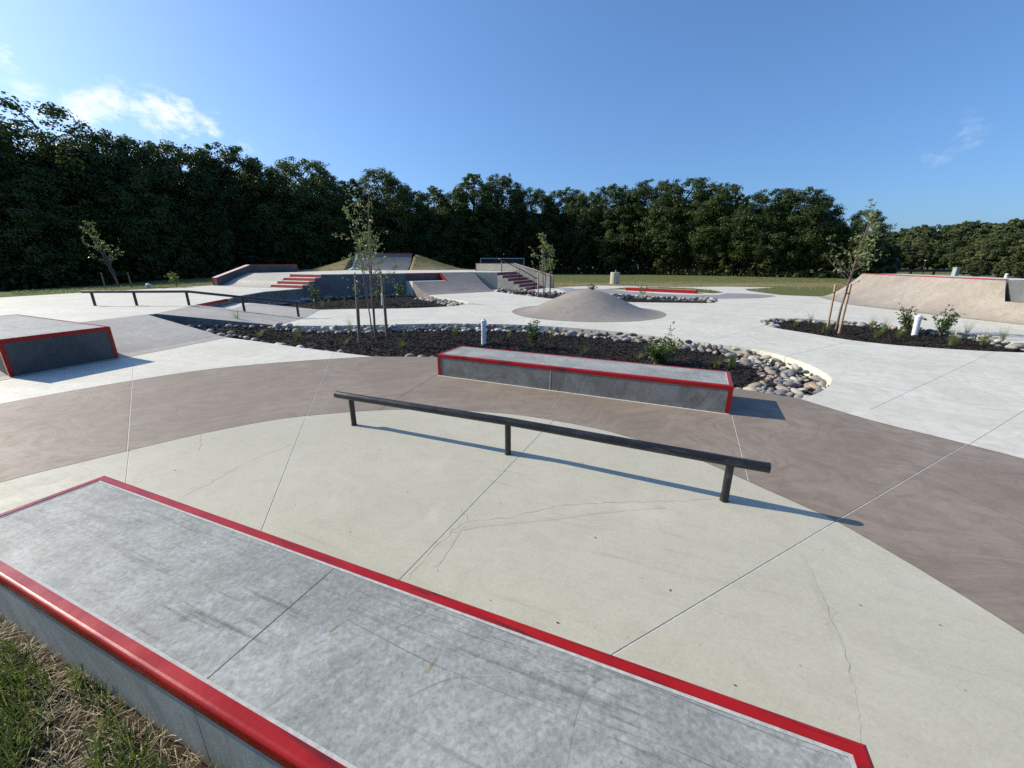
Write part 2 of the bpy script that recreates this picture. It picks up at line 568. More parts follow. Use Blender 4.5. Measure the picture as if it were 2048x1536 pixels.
E1 = Vector((0.9085, -0.418, 0))
E2 = Vector((0.418, 0.9085, 0))
UP = Vector((0, 0, 1))
DECK_Z, TERR_Z, PLAT_Z, MULCH_Z = 1.05, 0.40, 0.20, -0.20

# ------------------------------------------------------------------ plan of the park
A = Vector((-10.0, 22.0, 0))                      # corner of deck wall and left stairs
C_ = Vector((-2.5, 27.1, 0))                      # right end of the deck front
S0 = Vector((0.81, 25.57, 0))                     # foot of the right stairs, near side
SN = Vector((0.874, -0.486, 0))
SD = Vector((0.486, 0.874, 0))
SW = 2.55
L0 = Vector((-10.53, 20.67, 0))                   # foot of the left stairs, right side
LW = 2.38
RB0 = gp(859, 590)                                # foot of the deck ramp
RB1 = gp(990, 583)

E_line = [(-10.1, 2.6), (-9.7, 5.5), (-9.5, 7.5), (-9.36, 9.12), (-9.18, 10.12)]
B_line = [(-8.5, 2.2), (-7.9, 4.0), (-7.35, 6.0), (-6.97, 7.23), (-6.54, 9.11)]
EA = [(-9.1, 10.28), (-9.57, 11.96), (-9.70, 12.47)]
Q1, Q2 = gp(465, 618, PLAT_Z), gp(503, 606, PLAT_Z)
BA0, BAm, BA1 = gp(556, 651), Vector((-6.45, 12.6, 0)), gp(640, 619.6)
TW = [(-9.70, 12.47), (-10.18, 14.58), (-10.42, 15.2), (-10.64, 15.68), (-11.13, 18.45), xy(L0)]

inner_px = [(-420, 1110), (-200, 1030), (0, 965), (200, 915), (400, 868), (560, 838), (700, 824), (800, 819), (900, 820), (1020, 828), (1120, 843), (1219, 863),
            (1344, 901), (1412, 925), (1495, 962), (1616, 1016), (1672, 1042), (1835, 1136), (2048, 1268), (2240, 1400)]
INNER = [xy(p) for p in spline([gp(*q) for q in inner_px], 4)]
outL_px = [(-420, 905), (-200, 853), (0, 808), (240, 765), (430, 737), (600, 722), (745, 713)]
outR_px = [(1600, 798), (1740, 840), (1900, 880), (2048, 918), (2300, 985)]
OUTL = [xy(p) for p in spline([gp(*q) for q in outL_px], 4)]
OUTR = [xy(p) for p in spline([gp(*q) for q in outR_px], 4)]
side_of = lambda p: (p[0] + 1.3) * 0.3815 + (p[1] - 0.94) * 0.9245      # distance in front of the near ledge's grass side
INNER = [p for p in INNER if side_of(p) > 0.04 or p[0] > 0]
OUTL = [p for p in OUTL if side_of(p) > 0.04]
# planter 1: near edge along the band (left to right), then round the far side back to the start
P1_near = [xy(gp(*q)) for q in ((745, 713), (872, 714), (1000, 722), (1200, 742), (1475, 777), (1540, 787), (1600, 798))]
P1_far = [xy(p) for p in spline([gp(*q) for q in ((1600, 798), (1640, 784), (1662, 766), (1655, 749), (1600, 722), (1520, 700), (1450, 690), (1345, 676),
                                                     (1200, 660), (1050, 650), (900, 647), (800, 648.5), (650, 651.5), (556, 651))], 4)]
P1_left = [EA[0], E_line[-1], B_line[-1]] + [xy(gp(*q)) for q in ((520, 683.5), (600, 695), (680, 705), (745, 713))]
P1 = P1_near[:-1] + P1_far + P1_left[:-1]          # closed, counter-clockwise
P2 = ([xy(BA1)] + [xy(p) for p in spline([gp(*q) for q in ((640, 619.6), (700, 618), (800, 617), (878, 614), (917, 611), (937, 606), (926, 602), (905, 597.5), (885, 594), (859, 590))], 3)][1:]
      + [(-5.75, 24.2), (-6.3, 24.5), xy(A), xy(L0), (-11.13, 18.45), (-10.64, 15.68), (-10.42, 15.2), xy(Q2)])
P3 = ([xy(p) for p in spline([gp(*q) for q in ((992, 583.3), (1040, 590), (1115, 598.5), (1180, 602), (1265, 604.5), (1350, 605.5), (1420, 606), (1436, 602.5))], 3)]
      + [xy(gp(*q)) for q in ((1432, 598), (1300, 593.5), (1245, 591), (1140, 586.5), (1078, 584.5))] + [xy(S0), xy(S0 - SN * 1.9 - SD * 0.0)])
P4 = [xy(p) for p in spline([gp(*q) for q in ((1521, 641), (1523, 645), (1545, 654.5), (1620, 667), (1700, 680), (1790, 690), (1900, 698), (1990, 703), (2060, 705), (2090, 700),
                                              (2060, 692), (2020, 684), (1980, 674), (1880, 662), (1780, 650), (1700, 643), (1600, 637.5), (1545, 637))], 3)]
for q in (P1, P2, P3, P4):
    if area2(q) < 0:
        q.reverse()

FAR = [xy(gp(*q)) for q in ((1102, 575), (1200, 571), (1350, 574), (1450, 573.2), (1550, 575), (1490, 578), (1498, 582), (1560, 590), (1632, 593))]
white_outer = (OUTL + [p for p in reversed(P1_left[:-1])] + [p for p in reversed(P1_far)][0:] + OUTR[1:]
               + [(8.5, 1.5), (18.5, 4.0), (18.0, 19.0), (16.2, 20.9)] + [p for p in reversed(FAR)] + [(-0.4, 28.6), (-12.0, 26.5), (-13.5, 20), (-13.5, 6.0)])
band = INNER + [(4.5, -0.2), (8.5, 1.5)] + [p for p in reversed(OUTR)] + [p for p in reversed(P1_near)][1:-1] + [p for p in reversed(OUTL)]
core = [p for p in reversed(INNER)] + [(-2.3, 1.57), (-1.6, 1.28), (1.2, 0.124), (3.4, -0.78), (4.5, -0.2)]

JOINTS = {
    'core': [((249, 990), (262, 870)), ((500, 1120), (610, 838)), ((760, 1200), (1110, 838)), ((1100, 1384), (1690, 1032))],
    'band': [((252, 930), (265, 755)), ((593, 880), (672, 690)), ((690, 862), (880, 745)), ((1050, 880), (1165, 735)), ((1502, 985), (1455, 800)), ((1660, 1049), (2048, 820))],
    'outer': [((264, 775), (266, 728)), ((660, 722), (672, 695)), ((1850, 944), (2200, 728)), ((1750, 815), (1995, 700)), ((1545, 719), (1730, 676)), ((1390, 690), (1530, 650)),
              ((735, 655), (780, 612)), ((880, 650), (874, 610))],
}


def slabs(name, poly, holes, joints, mat, parent, gap=0.009, depth=0.42):
    """cut one pour of concrete into slabs along its sawn joints"""
    loops = [[Vector((p[0], p[1], 0)) for p in poly]] + [[Vector((p[0], p[1], 0)) for p in h] for h in holes]
    flat = [v for l in loops for v in l]
    tris = tessellate_polygon(loops)
    bm = bmesh.new()
    bv = [bm.verts.new(v) for v in flat]
    for t in tris:
        try:
            bm.faces.new([bv[i] for i in t])
        except ValueError:
            pass
    bmesh.ops.remove_doubles(bm, verts=bm.verts, dist=1e-5)
    base = [(tuple(v.co), ) for v in bm.verts]
    for (a, b) in joints:
        a, b = gp(*a), gp(*b)
        d = (b - a)
        L = d.length
        d.normalize()
        nrm = Vector((-d.y, d.x, 0))
        for s_ in (-1, 1):
            bmesh.ops.bisect_plane(bm, geom=bm.verts[:] + bm.edges[:] + bm.faces[:], dist=1e-6, plane_co=a + nrm * (s_ * gap / 2), plane_no=nrm)
        dead = []
        for f in bm.faces:
            c = f.calc_center_median() - a
            if abs(c.dot(nrm)) < gap * 0.49 and -0.02 <= c.dot(d) <= L + 0.02:
                dead.append(f)
        bmesh.ops.delete(bm, geom=dead, context='FACES')
    for f in bm.faces:
        if f.normal.z < 0:
            f.normal_flip()
    # islands
    bm.faces.ensure_lookup_table()
    seen, isl = set(), []
    for f in bm.faces:
        if f.index in seen:
            continue
        st, comp = [f], []
        seen.add(f.index)
        while st:
            g = st.pop()
            comp.append(g)
            for e in g.edges:
                for h in e.link_faces:
                    if h.index not in seen:
                        seen.add(h.index)
                        st.append(h)
        isl.append(comp)
    for comp in isl:
        if sum(f.calc_area() for f in comp) < 0.01:
            continue
        mb = MB()
        idx = {}
        for f in comp:
            ids = []
            for v in f.verts:
                if v not in idx:
                    idx[v] = len(mb.v)
                    mb.v.append(tuple(v.co))
                ids.append(idx[v])
            mb.f.append(tuple(ids))
        cs = set(comp)
        low = {}
        for f in comp:
            for lp in f.loops:
                e = lp.edge
                if sum(1 for h in e.link_faces if h in cs) == 1:
                    v1, v2 = lp.vert, lp.link_loop_next.vert
                    for v in (v1, v2):
                        if v not in low:
                            low[v] = len(mb.v)
                            mb.v.append((v.co.x, v.co.y, -depth))
                    mb.f.append((idx[v2], idx[v1], low[v1], low[v2]))
        mk('concrete_slab', mb, mat, parent, fix=False)
    bm.free()
    # grout seen at the bottom of the joints
    mb = MB()
    mb.add([(v[0], v[1], -0.0028) for v in flat], [tuple(t) for t in tris])
    g = mk('joint_filler', mb, M['joint'], parent)


plaza = thing('plaza', '', '')
del plaza['label'], plaza['category']
plaza['kind'] = 'structure'
slabs('outer', white_outer, [P2, P3, P4], JOINTS['outer'], M['white'], plaza)
slabs('band', band, [], JOINTS['band'], M['mauve'], plaza)
slabs('core', core, [], JOINTS['core'], M['pale'], plaza)

# cracks in the near slab, each a hair-thin irregular line of dirt
def crack(px, w, seed):
    rnd = random.Random(seed)
    pts = [gp(*q) for q in px]
    fine = []
    for a, b in zip(pts[:-1], pts[1:]):
        n = max(3, int((b - a).length / 0.04))
        nn = Vector((-(b - a).y, (b - a).x, 0)).normalized()
        for i in range(n):
            fine.append(a.lerp(b, i / n) + nn * rnd.uniform(-0.012, 0.012))
    fine.append(pts[-1])
    mb = MB()
    for i, p in enumerate(fine):
        d = (fine[min(i + 1, len(fine) - 1)] - fine[max(i - 1, 0)]).normalized()
        n = Vector((-d.y, d.x, 0)) * w * rnd.uniform(0.3, 1.1)
        mb.v += [tuple(p + n + UP * 0.0016), tuple(p - n + UP * 0.0016)]
    mb.f = [(2 * i, 2 * i + 1, 2 * i + 3, 2 * i + 2) for i in range(len(fine) - 1)]
    mk('crack', mb, M['crack'], plaza)


crack([(815, 1160), (860, 1105), (905, 1062), (933, 1042), (985, 1040), (1040, 1030), (1110, 1012), (1165, 1007), (1290, 1004), (1360, 1003), (1436, 997)], 0.0009, 1)
crack([(918, 1017), (930, 1027), (935, 1040)], 0.0010, 2)
crack([(352, 1000), (420, 966), (500, 922), (585, 888)], 0.0010, 3)
crack([(1650, 1190), (1665, 1240), (1700, 1330), (1702, 1365)], 0.0004, 4)
crack([(1630, 1205), (1670, 1220), (1650, 1250)], 0.0003, 5)
crack([(400, 900), (402, 868)], 0.0009, 6)

def strip(name, pts, w, z, mat, wob=0.0, seed=0):
    rnd = random.Random(seed)
    mb = MB()
    pts = [Vector((p[0], p[1], 0)) for p in pts]
    for i, p in enumerate(pts):
        d = (pts[min(i + 1, len(pts) - 1)] - pts[max(i - 1, 0)]).normalized()
        n = Vector((-d.y, d.x, 0))
        a_, b_ = w * (1 + rnd.uniform(-wob, wob)), w * (1 + rnd.uniform(-wob, wob))
        mb.v += [tuple(p + n * a_ + UP * z), tuple(p - n * b_ + UP * z)]
    mb.f = [(2 * i, 2 * i + 1, 2 * i + 3, 2 * i + 2) for i in range(len(pts) - 1)]
    mk(name, mb, mat, plaza)


M['smear'] = concrete('smeared_concrete', (0.435, 0.414, 0.321), (0.49, 0.467, 0.373), (0.20, 0.19, 0.17), scuff=0.2, streak=0.02, blotch=1.5, mott_=0.3, bloom=0.3)
for line, sd_ in ((INNER, 1), (OUTL, 2), (OUTR, 3)):
    strip('tooled_edge', line, 0.0035, 0.0014, M['crack'], 0.4, sd_)
for px, w_, sd_ in ((((1604, 1112), (1625, 1160), (1648, 1215), (1668, 1270), (1692, 1340), (1704, 1400), (1712, 1470), (1716, 1530)), 0.016, 4),
                    (((900, 1063), (960, 1052), (1040, 1044), (1130, 1034), (1230, 1022), (1330, 1014)), 0.014, 5), (((925, 1052), (900, 1092), (870, 1134)), 0.012, 6)):
    strip('patch_smear', spline([gp(*q) for q in px], 6), w_, 0.0004 + 0.0002 * (sd_ - 3), M['smear'], 0.3, sd_)

# far pavement: darker winding path laid on the white concrete and the island of grass
mb = MB()
poly = [gp(*q, 0.004) for q in ((1118, 578.5), (1170, 577), (1215, 578.5), (1262, 583.5), (1330, 588), (1400, 590.2), (1438, 589.5), (1452, 586.5), (1490, 587), (1545, 590), (1552, 592.5),
                                (1525, 596), (1450, 597.5), (1380, 596), (1300, 591.5), (1245, 588.5), (1180, 585.8), (1135, 584))]
mb.prism([xy(p) for p in poly], -0.002, 0.004)
o = mk('dark_path', mb, M['slate'], None, kind='structure')
mb = MB()
isl = [gp(*q, 0.012) for q in ((1212, 578.2), (1250, 575.6), (1320, 574.2), (1390, 577.0), (1425, 580.5), (1446, 584.6), (1425, 586.2), (1388, 584.4), (1330, 581.8), (1262, 579.4))]
mb.prism([xy(p) for p in isl], -0.002, 0.012)
o = mk('grass_island', mb, M['turf'], None, kind='structure')

# ------------------------------------------------------------------ terrain
def smooth(a, b, x):
    t = max(0.0, min(1.0, (x - a) / (b - a)))
    return t * t * (3 - 2 * t)


def ground_z(x, y):
    z = -0.035
    z += (0.42 - 0.045 * max(0.0, -x - 20)) * smooth(-15.5, -17.5, x) * smooth(2.0, 6.0, y)      # the lawn beside the raised terrace falls off to the woods
    z += 0.25 * smooth(-1.5, -6, x) * smooth(34, 40, y)
    z -= 0.35 * smooth(50, 90, math.hypot(x, y))
    if y < 4:                                                     # bank of grass behind the near ledge
        s = (x + 1.3) * 0.3815 + (y - 0.94) * 0.9245
        z = -0.035 + 0.15 * smooth(0.02, -0.12, s) * smooth(-5.0, -4.2, x)
    return z


xs = np.concatenate([np.arange(-90, -24, 3.0), np.arange(-24, 24, 0.75), np.arange(24, 240, 4.0)])
ys = np.concatenate([np.arange(-14, -2.0, 1.5), np.arange(-2.0, 3.2, 0.14), np.arange(3.2, 48, 0.8), np.arange(48, 260, 4.0)])
mb = MB()
nx, ny = len(xs), len(ys)
covered = np.zeros((nx, ny), bool)
for j, y in enumerate(ys):
    for i, x in enumerate(xs):
        z = ground_z(x, y)
        mb.v.append((x, y, z))
allp = np.array(mb.v).reshape(ny, nx, 3)


def sink(poly, m=0.35):
    bx = [p[0] for p in poly]
    by = [p[1] for p in poly]
    for j, y in enumerate(ys):
        if y < min(by) or y > max(by):
            continue
        for i, x in enumerate(xs):
            if min(bx) < x < max(bx) and inside((x, y), poly) and edge_dist((x, y), poly) > m:
                allp[j, i, 2] = -0.55


sink([(-2.3, 1.57), (-1.6, 1.28), (1.2, 0.124), (3.4, -0.78), (4.5, -0.2), (8.5, 1.5), (18.5, 4.0), (18.0, 19.0), (16.2, 20.9)] + [p for p in reversed(FAR)]
     + [(-0.4, 28.6), (-12.0, 26.5), (-13.5, 20), (-13.5, 6.0), OUTL[0], INNER[0]])
mb.v = [tuple(v) for v in allp.reshape(-1, 3)]
mb.f = [(j * nx + i, j * nx + i + 1, (j + 1) * nx + i + 1, (j + 1) * nx + i) for j in range(ny - 1) for i in range(nx - 1)]
field = mk('ground', mb, M['turf'], None, smooth=True, kind='structure', fix=False)
# wide ground out to the horizon
mb = MB()
mb.add([(-1500, -300, -0.75), (1500, -300, -0.75), (1500, 2500, -0.75), (-1500, 2500, -0.75)], [(0, 1, 2, 3)])
mk('outer_ground', mb, M['turf'], None, kind='structure')

# ------------------------------------------------------------------ raised terrace and its banks (left)
terr = thing('terrace', 'raised white concrete terrace with sloping bank, left of the long planter', 'terrace', (-13, 12, 0))
terr['kind'] = 'structure'
del terr['label'], terr['category']
E3 = [(p[0], p[1]) for p in E_line] + [EA[0], EA[1]] + TW
stairfoot = [xy(L0 - E1 * LW), xy(L0 - E1 * (LW + 4.55))]
far_edge = [(-17.2, 23.7), (-17.4, 21.5), (-18.5, 18.5), (-19.1, 15.2), (-20.0, 9.0), (-20.3, 2.4)]
mb = MB().prism([(p[0], p[1], TERR_Z) for p in E3 + stairfoot + far_edge], TERR_Z - 0.03, TERR_Z)
mk('terrace_slab', mb, M['white'], terr)
mb = MB()
tw_ = [Vector((p[0], p[1], TERR_Z - 0.03)) for p in E3 + stairfoot + far_edge]
for p_ in [tw_ + [tw_[0]]]:
    n_w = len(p_)
    mb.v = [tuple(v) for v in p_] + [(v.x, v.y, -0.35) for v in p_]
    mb.f = [(i, i + 1, n_w + i + 1, n_w + i) for i in range(n_w - 1)]
mk('terrace_wall', mb, M['ledge_side'], terr)  # sides of the white terrace, their shade put into a darker concrete


def ruled(top, bot, prof, n=10):
    """surface from the top line to the bottom line; prof maps 0..1 to the share of height left"""
    mb = MB()
    k = len(top)
    for i in range(n + 1):
        u = i / n
        for a, b in zip(top, bot):
            a, b = Vector(a), Vector(b)
            p = a.lerp(b, u)
            p.z = b.z + (a.z - b.z) * prof(u)
            mb.v.append(tuple(p))
    for i in range(n):
        for j in range(k - 1):
            mb.f.append((i * k + j, i * k + j + 1, (i + 1) * k + j + 1, (i + 1) * k + j))
    return mb


def skirt(mb, path, z0):
    """vertical wall from a path of points down to z0"""
    o = len(mb.v)
    n = len(path)
    for p in path:
        mb.v.append(tuple(p))
    for p in path:
        mb.v.append((p[0], p[1], z0))
    for i in range(n - 1):
        mb.f.append((o + i, o + i + 1, o + n + i + 1, o + n + i))


lift = lambda pts, z: [Vector((p[0], p[1], z)) for p in pts]
bank_prof = lambda u: (1 - u) if u < 0.8 else 0.2 * ((1 - u) / 0.2) ** 1.6
mb = ruled(lift(E_line, TERR_Z + 0.004), lift(B_line, 0.004), bank_prof, 12)
k = len(E_line)
bw = MB()
skirt(bw, [mb.v[i * k + k - 1] for i in range(13)], -0.35)
mk('bank', mb, M['taupe'], terr)
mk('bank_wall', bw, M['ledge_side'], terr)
# second bank, with the lower platform cut into it
mb = MB()
pA = [Vector((p[0], p[1], TERR_Z + 0.004)) for p in EA]
q1, q2 = Q1 + UP * 0.004, Q2 + UP * 0.004
b0, bm_, b1 = BA0 + UP * 0.004, BAm + UP * 0.004, BA1 + UP * 0.004
mb.add([pA[0], pA[1], pA[2], q1, q2, b0, bm_, b1], [(0, 5, 6, 1), (1, 6, 3), (1, 3, 2), (3, 6, 7, 4)])
bw = MB()
skirt(bw, [pA[0], b0], -0.35)
skirt(bw, [pA[2], q1], 0.0)
skirt(bw, [q2, b1], -0.35)
mk('bank', mb, M['taupe'], terr)
mk('bank_wall', bw, M['ledge_side'], terr)
mb = MB().prism([(-9.70, 12.47, PLAT_Z - 0.002), tuple(Q1 - UP * 0.002), tuple(Q2 - UP * 0.002), (-10.42, 15.2, PLAT_Z - 0.002), (-10.18, 14.58, PLAT_Z - 0.002)], -0.3, PLAT_Z)
mk('platform', mb, M['white'], terr)
# red angle iron along the drop
mb = MB()
pts = [Vector((-9.72, 12.55, TERR_Z)), Vector((-10.18, 14.58, TERR_Z))]
d = (pts[1] - pts[0]).normalized()
nr = Vector((d.y, -d.x, 0))
mb.box((pts[0] + pts[1]) / 2 + nr * 0.004 + UP * (-0.035), d, nr, UP, (pts[1] - pts[0]).length / 2, 0.01, 0.04)
mb.box((pts[0] + pts[1]) / 2 - nr * 0.03 + UP * 0.003, d, nr, UP, (pts[1] - pts[0]).length / 2, 0.03, 0.003)
mk('edging', mb, M['red'], terr)

# ------------------------------------------------------------------ ledges
def ledge(name, label, corners, z0, z1, tops, mat_top, mat_side, splits=(), edges='abcd', ew=0.055, eh=0.055, verts=(True, True, True, True), cat='ledge', grout=0.018, zs=None):
    """block on four corners (a near left, b near right, c far right, d far left) with red edging let into its arrises"""
    a, b, c, d = [Vector((p[0], p[1], 0)) for p in corners]
    root = thing(name, label, cat, ((a + b + c + d) / 4 + UP * z0))
    cuts = [0.0] + list(splits) + [1.0]
    for i in range(len(cuts) - 1):
        u0 = cuts[i] + (0.0007 if i else 0)
        u1 = cuts[i + 1] - (0.0007 if i < len(cuts) - 2 else 0)
        pa, pb = a.lerp(b, u0), a.lerp(b, u1)
        pd, pc = d.lerp(c, u0), d.lerp(c, u1)
        q = [pa, pb, pc, pd]
        cc = sum(q, Vector()) / 4
        inn = []
        for p_, lft in zip(q, (i == 0, i == len(cuts) - 2, i == len(cuts) - 2, i == 0)):
            v_ = (pd - pa).normalized() * (0.0035 if p_ in (pa, pb) else -0.0035)
            h_ = (b - a).normalized() * ((0.0035 if p_ in (pa, pd) else -0.0035) if lft else 0.0)
            inn.append(p_ + v_ + h_)
        m1 = MB()
        m1.add([p + UP * (z1 - 0.004) for p in inn], [(0, 1, 2, 3)])
        mk('block_top', m1, mat_top, root)
        m2 = MB()
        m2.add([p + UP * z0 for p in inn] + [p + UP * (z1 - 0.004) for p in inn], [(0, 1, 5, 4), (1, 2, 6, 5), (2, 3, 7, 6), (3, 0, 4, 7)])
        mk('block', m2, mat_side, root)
    cs = {'a': (a, b), 'b': (b, c), 'c': (c, d), 'd': (d, a)}
    for key in edges:
        p, q = cs[key]
        t = (q - p).normalized()
        nrm = Vector((t.y, -t.x, 0))
        L = (q - p).length
        mid = (p + q) / 2
        m = MB()
        # rolled angle section: flat top, rounded arris, short drop
        prof = [(-ew, z1 - 0.0025), (-ew, z1 + 0.001), (-0.012, z1 + 0.001)]
        for kk in range(1, 6):
            an = math.pi / 2 * (1 - kk / 6)
            prof.append((-0.012 + 0.014 * math.cos(an), z1 - 0.013 + 0.014 * math.sin(an)))
        prof += [(0.002, z1 - 0.013), (0.002, z1 - eh), (-0.0065, z1 - eh)]
        # mitred ends
        for end, sg in ((p, -1), (q, 1)):
            for (o_, z_) in prof:
                m.v.append(tuple(end + nrm * o_ + t * (sg * o_) + UP * z_))
        n = len(prof)
        for i in range(n - 1):
            m.f.append((i, i + 1, n + i + 1, n + i))
        mk('edging', m, M['red'], root, smooth=False)
        # pale grout beside the steel
        m = MB()
        for end, sg in ((p, -1), (q, 1)):
            for o_ in (-ew - grout, -ew + 0.001):
                m.v.append(tuple(end + nrm * o_ + t * (sg * o_) + UP * (z1 - 0.0022)))
        m.f = [(0, 1, 3, 2)]
        mk('grout_line', m, M['grout'], root)
        m = MB()
        for end, sg in ((p, -1), (q, 1)):
            for z_ in (z1 - eh - grout * 0.7, z1 - eh + 0.001):
                m.v.append(tuple(end - nrm * 0.0045 + t * (sg * -0.0045) + UP * z_))
        m.f = [(0, 1, 3, 2)]
        mk('grout_line', m, M['grout'], root)
    for p, on, (r, s_) in zip((a, b, c, d), verts, ((b, d), (c, a), (d, b), (a, c))):
        if not on:
            continue
        u, w = (r - p).normalized(), (s_ - p).normalized()
        m = MB()
        for (dr, other) in ((u, w), (w, u)):
            o_ = -other * 0.0025
            qd = [p + o_ - dr * 0.0025, p + o_ + dr * ew]
            m.add([qd[0] + UP * z0, qd[1] + UP * z0, qd[1] + UP * (z1 - 0.02), qd[0] + UP * (z1 - 0.02)], [(0, 1, 2, 3)])
        mk('corner_edging', m, M['red'], root)
        m = MB()
        for (dr, other) in ((u, w), (w, u)):
            o_ = other * 0.0045
            qd = [p + o_ + dr * ew, p + o_ + dr * (ew + grout)]
            m.add([qd[0] + UP * z0, qd[1] + UP * z0, qd[1] + UP * (z1 - eh), qd[0] + UP * (z1 - eh)], [(0, 1, 2, 3)])
        mk('grout_line', m, M['grout'], root)
    return root


# near ledge, running past the camera
fz = 0.45
fr0, fr1 = gp(209, 950, fz), gp(1733, 1487, fz)
f1 = (fr1 - fr0).normalized()
f2 = Vector((-f1.y, f1.x, 0))
fwid = 0.60
fa, fb = fr0 - f2 * fwid, fr1 - f2 * fwid
near = ledge('near_ledge', 'long grey concrete ledge with red steel edges across the foreground beside the grass', [fa, fb, fr1, fr0], -0.05, fz, None,
             M['ledge'], M['wall_pale'], splits=[(gp(670, 1133, fz) - fr0).length / (fr1 - fr0).length], verts=(True, True, True, True), ew=0.042, eh=0.045, grout=0.011)
for (qx, qy, ang) in ((672, 1252, 1.0), (862, 1329, 1.1)):
    p = gp(qx, qy, fz)
    u = Vector((math.cos(ang), math.sin(ang), 0))
    m = MB().add([p + u * 0.026 + Vector((-u.y, u.x, 0)) * 0.005 + UP * -0.0036, p - u * 0.026 + Vector((-u.y, u.x, 0)) * 0.006 + UP * -0.0036,
                  p - u * 0.026 - Vector((-u.y, u.x, 0)) * 0.005 + UP * -0.0036, p + u * 0.026 - Vector((-u.y, u.x, 0)) * 0.006 + UP * -0.0036], [(0, 1, 2, 3)])
    mk('tape_residue', m, M['tan'], near)

# board scuffs along its far edge
rs_ = random.Random(8)
M['scuff'] = simple('board_scuff', (0.19, 0.195, 0.19), 0.7, var=0.3, vscale=30)
for _ in range(34):
    u0 = rs_.uniform(0.02, 0.92)
    o0 = 0.058 + 0.20 * rs_.random() ** 1.8
    L_ = rs_.uniform(0.06, 0.55)
    sl_ = rs_.uniform(-0.05, 0.05)
    w_ = rs_.uniform(0.0005, 0.0017)
    m = MB()
    n_s = 7
    for i in range(n_s):
        t_ = i / (n_s - 1)
        p = fr0 + f1 * (u0 * (fr1 - fr0).length + L_ * t_) - f2 * (o0 + sl_ * L_ * t_ + 0.004 * math.sin(t_ * 3 + u0 * 20))
        if (p - fr0).dot(f1) > (fr1 - fr0).length - 0.07:
            break
        ww = w_ * math.sin(math.pi * (0.08 + 0.84 * t_))
        m.v += [tuple(p + f2 * ww + UP * (-0.0037 + 0.00002 * _)), tuple(p - f2 * ww + UP * (-0.0037 + 0.00002 * _))]
    k_n = len(m.v) // 2
    m.f = [(2 * i, 2 * i + 1, 2 * i + 3, 2 * i + 2) for i in range(k_n - 1)]
    if k_n > 2:
        mk('scuff_mark', m, M['scuff'], near)

# ledge in front of the long planter
ma, mbq = gp(877, 751), gp(1458, 829)
m1 = (mbq - ma).normalized()
m2 = Vector((-m1.y, m1.x, 0))
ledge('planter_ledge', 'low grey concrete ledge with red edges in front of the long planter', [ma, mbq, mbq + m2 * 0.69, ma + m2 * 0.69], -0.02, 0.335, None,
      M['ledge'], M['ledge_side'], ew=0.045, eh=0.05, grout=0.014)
m = MB()
m.box((ma + mbq) / 2 - m2 * 0.012 + UP * 0.003, m1, m2, UP, (mbq - ma).length / 2, 0.011, 0.004)
mk('joint_filler', m, M['joint'], bpy.data.objects['planter_ledge'])
pj = ma.lerp(mbq, 0.455)
m = MB().box(pj + m2 * 0.0025 + UP * 0.142, m1, m2, UP, 0.004, 0.002, 0.138)
mk('joint_filler', m, M['joint'], bpy.data.objects['planter_ledge'])

# wide box at the left edge, half on the bank
bz = 0.57
ba = Vector((-7.5, 5.75, 0))
bb = Vector((-7.1, 7.05, 0))
bdir = Vector((-0.904, 0.427, 0))
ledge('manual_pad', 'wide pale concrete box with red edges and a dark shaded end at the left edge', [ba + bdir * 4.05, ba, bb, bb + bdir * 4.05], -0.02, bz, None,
      M['ledge'], M['wall_shade'], ew=0.05, eh=0.06, grout=0.014)

# little red block beyond the mound
ra, rb = gp(1251, 581), gp(1391, 587.4)
r1 = (rb - ra).normalized()
r2 = Vector((-r1.y, r1.x, 0))
rl = thing('red_curb', 'low long red curb ledge beside the far grass island', 'curb', (ra + rb) / 2)
m = MB().box((ra + rb) / 2 + r2 * 0.25 + UP * 0.09, r1, r2, UP, (rb - ra).length / 2, 0.25, 0.09, 0.012)
mk('curb_body', m, M['red'], rl)
m = MB().box((ra + rb) / 2 + r2 * 0.25 + UP * 0.182, r1, r2, UP, (rb - ra).length / 2 - 0.05, 0.2, 0.003)
mk('curb_top', m, M['ledge'], rl)

# ------------------------------------------------------------------ rails
def rail(name, label, tops, bases, r, pr, axis_path, flat=False):
    root = thing(name, label, 'grind rail', sum(bases, Vector()) / len(bases))
    m = MB().tube(axis_path, r, 16)
    mk('rail_bar', m, M['black'], root, smooth=False)
    for t, b in zip(tops, bases):
        m = MB().tube([b - UP * 0.03, t], pr, 12, cap=False)
        mk('post', m, M['black'], root, smooth=True)
        n = 14
        m = MB()
        for kk in range(n):
            an = 2 * math.pi * kk / n
            m.v.append(tuple(b + Vector((math.cos(an), math.sin(an), 0)) * pr * 1.18 + UP * 0.002))
        for kk in range(n):
            an = 2 * math.pi * kk / n
            m.v.append(tuple(b + Vector((math.cos(an), math.sin(an), 0)) * pr * 1.0 + UP * 0.012))
        m.f = [(kk, (kk + 1) % n, n + (kk + 1) % n, n + kk) for kk in range(n)]
        mk('weld_collar', m, M['black'], root)
    return root


rb_ = [gp(708.5, 850), gp(1016, 908), gp(1448, 1001)]
rd = (rb_[2] - rb_[0]).normalized()
RZ = 0.315
path = [rb_[0] - rd * 0.20 + UP * RZ, rb_[0] + UP * RZ, rb_[1] + UP * RZ, rb_[2] + UP * RZ, rb_[2] + rd * 0.235 + UP * RZ]
rail('round_rail', 'low straight black round rail on three posts in the foreground', [p + UP * RZ for p in rb_], rb_, 0.036, 0.027, path)

